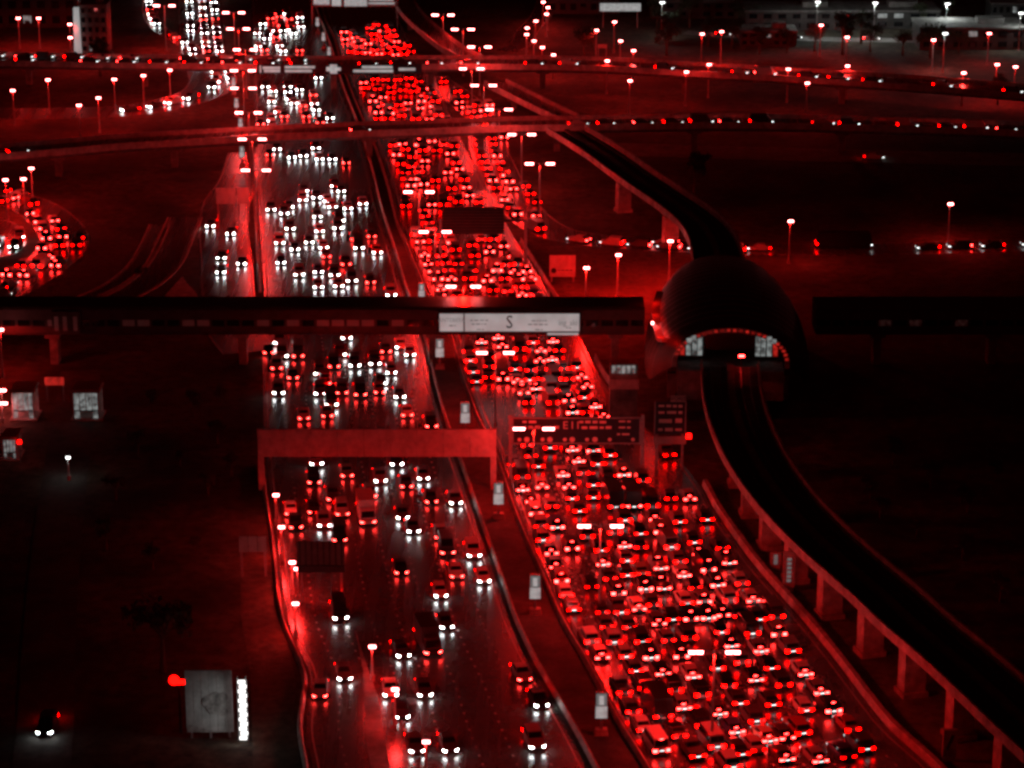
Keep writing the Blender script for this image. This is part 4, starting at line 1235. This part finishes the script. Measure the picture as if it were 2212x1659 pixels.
kiosk(160, 846, 214, 904, 'glazed kiosk glowing grey on the dark plot, alone')
kiosk(29, 846, 74, 904, 'glazed kiosk glowing grey beside the lamps at picture edge')
kiosk(8, 948, 36, 990, 'small lit cabin with red lamp at the picture edge')
lamp(3, 870, 'large pale globe lamp at the picture edge beside the kiosk', None, h=3.6, double=False, power=250, lens=1.1)
lamp(3, 842, 'smaller pale globe lamp behind the large one at picture edge', None, h=3.6, double=False, power=150, lens=0.8)
rb = empty('beacon', G(42, 955, 3.4) - Vector((0, 0, 3.4)))
MB().tube([(0, 0, 0), (0, 0, 3.2)], 0.09, 8).build('post', M['steel'], rb)
MB().tube([(0, 0, 3.2), (0, 0, 3.7)], [0.35, 0.28], 10).build('lens', M['lens_red'], rb)
tag(rb, 'red beacon on a post above the small lit cabin', 'beacon')

# hoarding lit from one side by a ladder of floodlights
hb = G(455, 1596, 0)
ho = empty('lit_hoarding', hb)
s = ppm(hb)
hw = 102 / s
hp = []
for i in range(6):
    x0, x1 = -hw / 2 + hw * i / 6, -hw / 2 + hw * (i + 1) / 6
    MB().box(((x0 + x1) / 2, 0.02 * i, 0.8 + 4.2), (x1 - x0 - .04, 0.14, 8.2)).build('panel', M['panel'], ho)
for x in (-hw * .4, 0, hw * .4):
    MB().box((x, 0.35, 4.0), (0.25, 0.3, 8.0)).build('post', M['steel'], ho)
for k_, (x_, z_, a_) in enumerate(((-.02, 4.9, .34), (.16, 5.2, .42), (.1, 4.2, .38), (.28, 3.7, .26), (.3, 5.6, .24))):
    MB().tube([(hw * x_, -.06, z_), (hw * x_, -.1 - .01 * k_, z_)], hw * a_ * .42, 11).build('print', M['faded'], ho)
MB().add([(-hw * .5, -.1, .9), (hw * .2, -.06, .9), (-hw * .42, -.1, 1.9)], [(0, 1, 2)]).build('print', M['faded'], ho)
tag(ho, 'broad pale hoarding lit grey beside a ladder of white floodlights', 'hoarding')
lp = G(526, 1602, 0)
la = empty('floodlight_ladder', lp)
H_l = 136 / ppm(lp) / CT
for x in (-.5, .5):
    MB().box((x, 0.2, (H_l + .6) / 2), (0.14, 0.14, H_l + .6)).build('rail', M['steel'], la)
for i in range(13):
    z_ = 0.5 + (H_l - .6) * i / 12
    MB().box((0.14 * (i % 2), -0.05, z_), (0.85, 0.3, 0.34)).build('floodlight', M['lens_white'], la)
l = bpy.data.lights.new('lamp_light', 'AREA')
l.shape, l.size, l.size_y, l.energy, l.color = 'RECTANGLE', 0.5, H_l, 28, (0.93, 1.0, 0.98)
l.spread = R(80)
lo = bpy.data.objects.new('lamp_light', l)
lo.location = (-0.4, -1.2, H_l / 2)
lo.rotation_euler = Vector((-3.5, 0.95, 0)).to_track_quat('-Z', 'Y').to_euler()
lo.parent = la
C.objects.link(lo)
tag(la, 'tall ladder of white floodlights beside the pale hoarding', 'floodlight')
rs = G(386, 1470, 7.0)
rl = empty('neon_sign', (rs.x, rs.y, 0))
MB().box((0, .2, 3.4), (0.3, 0.3, 6.8)).build('post', M['dark_steel'], rl)
MB().tube([(-.55, 0, 7.1), (-.55, -.25, 7.1)], 0.62, 16).build('disc', M['lens_red'], rl)
MB().box((.45, -.1, 6.85), (1.9, 0.25, 0.55)).build('bar', M['lens_red'], rl)
tag(rl, 'glowing red neon sign of a disc and bar above the hoarding', 'neon sign')

def building(u, v, w, d, h, label, cat='building', lit=0, m='wall', cols=6, rows_=4, corner=False):
    p = G(u, v, 0)
    r_ = empty('building', (p.x, p.y, 0))
    MB().box((0, d / 2, h / 2), (w, d, h)).build('wall', M[m], r_)
    MB().box((0, d / 2, h + .25), (w + .5, d + .5, .5)).build('roof', M['dark_concrete'], r_)
    MB().box((w * .2, d * .5, h + 1.3), (w * .25, d * .3, 1.6)).build('plant_room', M['dark_concrete'], r_)
    for i in range(cols):
        for j in range(rows_):
            x, z_ = -w / 2 + (i + .5) * w / cols, (j + .55) * h / rows_
            MB().box((x, -.04, z_), (w / cols * .55, .1, h / rows_ * .5)).build('window', M['window_lit'] if rnd.random() < lit else M['glass'], r_)
    MB().box((0, -.06, 1.1), (1.6, .14, 2.2)).build('door', M['dark_steel'], r_)
    tag(r_, label, cat)
    return r_
r_ = building(205, 116, 7.5, 8, 13.5, 'tall dark building with a floodlit white fin at its corner', lit=.12, m='dark_concrete', cols=4, rows_=5)
MB().box((-4.6, -.6, 6.6), (1.9, 2.2, 13.2), top=(.7, .8)).build('fin', M['billboard'], r_)  # glows by emission to stand in for floodlight on the tower edge
for i, (u, v, w, d, h, lb) in enumerate(((1500, 40, 26, 14, 5, 'long low dark building behind the wood'), (1720, 66, 30, 16, 5.5, 'dark flat-roofed shed below the floodlight mast'), (1905, 62, 34, 16, 5, 'wide low shed at the edge of the lot'),
                                         (2100, 108, 30, 16, 6, 'low shed close to the bright lamp'), (1260, 30, 22, 12, 8, 'dark block behind the winding small lamps'), (60, 60, 30, 14, 9, 'dark block at the top corner beyond paired lamps'),
                                         (1660, 100, 16, 10, 4, 'small dark shed between trees and flyover end'), (2190, 60, 14, 10, 7, 'narrow block by the grey lot corner'))):
    building(u, v, w, d, h, lb, lit=.1, cols=7, rows_=2, m='roof_dark')

# ------------------------------------------------------------------ trees
def tree_mesh(seed, h=7.0, rad=2.8, n=620):
    r_ = random.Random(seed)
    t = MB().tube([(0, 0, 0), (.1, .05, h * .25), (.05, -.1, h * .5)], [.28, .2, .12], 7)
    clumps = []
    for i in range(9):
        a, rr = r_.uniform(0, 6.28), rad * r_.uniform(.2, .75)
        c = Vector((rr * math.cos(a), rr * math.sin(a), h * r_.uniform(.48, .92)))
        clumps.append((c, rad * r_.uniform(.32, .55)))
        t.tube([(.05, -.1, h * .42), (c.x * .5, c.y * .5, h * .5 + (c.z - h * .5) * .6), c], [.11, .07, .03], 5)
    lf = MB()
    for i in range(n):
        c, cr = clumps[r_.randrange(9)]
        v_ = Vector((r_.gauss(0, 1), r_.gauss(0, 1), r_.gauss(0, .7))).normalized() * cr * r_.uniform(.35, 1.0)
        p = c + v_
        a = Vector((r_.gauss(0, 1), r_.gauss(0, 1), r_.gauss(0, 1))).normalized() * r_.uniform(.16, .34)
        b = a.cross(Vector((r_.gauss(0, 1), r_.gauss(0, 1), r_.gauss(0, 1)))).normalized() * r_.uniform(.1, .2)
        lf.quad(p - a, p + b, p + a, p - b)
    return t.mesh('tree_trunk', M['bark'], True), lf.mesh('tree_crown', M['leaf'])
TR = [tree_mesh(s) for s in (1, 2, 3)]
def tree(u, v, sc, label, group):
    p = G(u, v, 0)
    tr, cr = TR[rnd.randrange(3)]
    o = put('tree', tr, None, p, rnd.uniform(0, 6))
    o.name = 'tree'
    o.scale = (sc, sc, sc * rnd.uniform(.85, 1.15))
    put('crown', cr, o)
    tag(o, label, 'tree', group)
tree(217, 165, 1.5, 'dark bushy tree against the lettered flyover', None)
tree(305, 608, 0.55, 'small round tree on the lit sand inside the curve', None)
tree(352, 1452, 1.6, 'tall black tree beside the red neon sign', None)
tree(2155, 226, 1.0, 'dark tree against the sloping end of the lettered flyover', None)
tree(1500, 415, 1.3, 'tall dark tree in front of the cross street', None)
k = 0
for u, v in ((1420, 60), (1450, 88), (1490, 60), (1530, 100), (1580, 105), (1630, 60), (1640, 118), (1700, 115), (1760, 110), (1820, 118), (1880, 112), (1950, 120), (2010, 125), (2070, 115), (1590, 70), (1860, 95), (1990, 60), (2050, 52), (1440, 120), (1260, 130)):
    tree(u, v, rnd.uniform(1.0, 1.6), '%s tree along the dark wood below the grey lot' % ordinal(k), 'trees of the dark wood')
    k += 1
k = 0
for u, v in ((330, 890), (420, 905), (480, 880), (300, 985), (390, 1010), (470, 960), (250, 1080), (350, 1110), (450, 1070), (500, 1030), (230, 1190), (330, 1230), (420, 1190)):
    tree(u, v, rnd.uniform(.35, .7), '%s low shrub on the dark plot before the kiosks, from the back' % ordinal(k), 'shrubs on the dark plot')
    k += 1
k = 0
for u, v in ((1930, 1010), (2010, 1060), (2090, 1110), (1880, 1090), (1980, 1160), (2080, 1210), (2150, 1040), (1900, 1600 - 480), (2160, 1300)):
    tree(u, v, rnd.uniform(.4, .8), '%s low tree on the dark ground beyond the viaduct' % ordinal(k), 'trees beyond the viaduct')
    k += 1
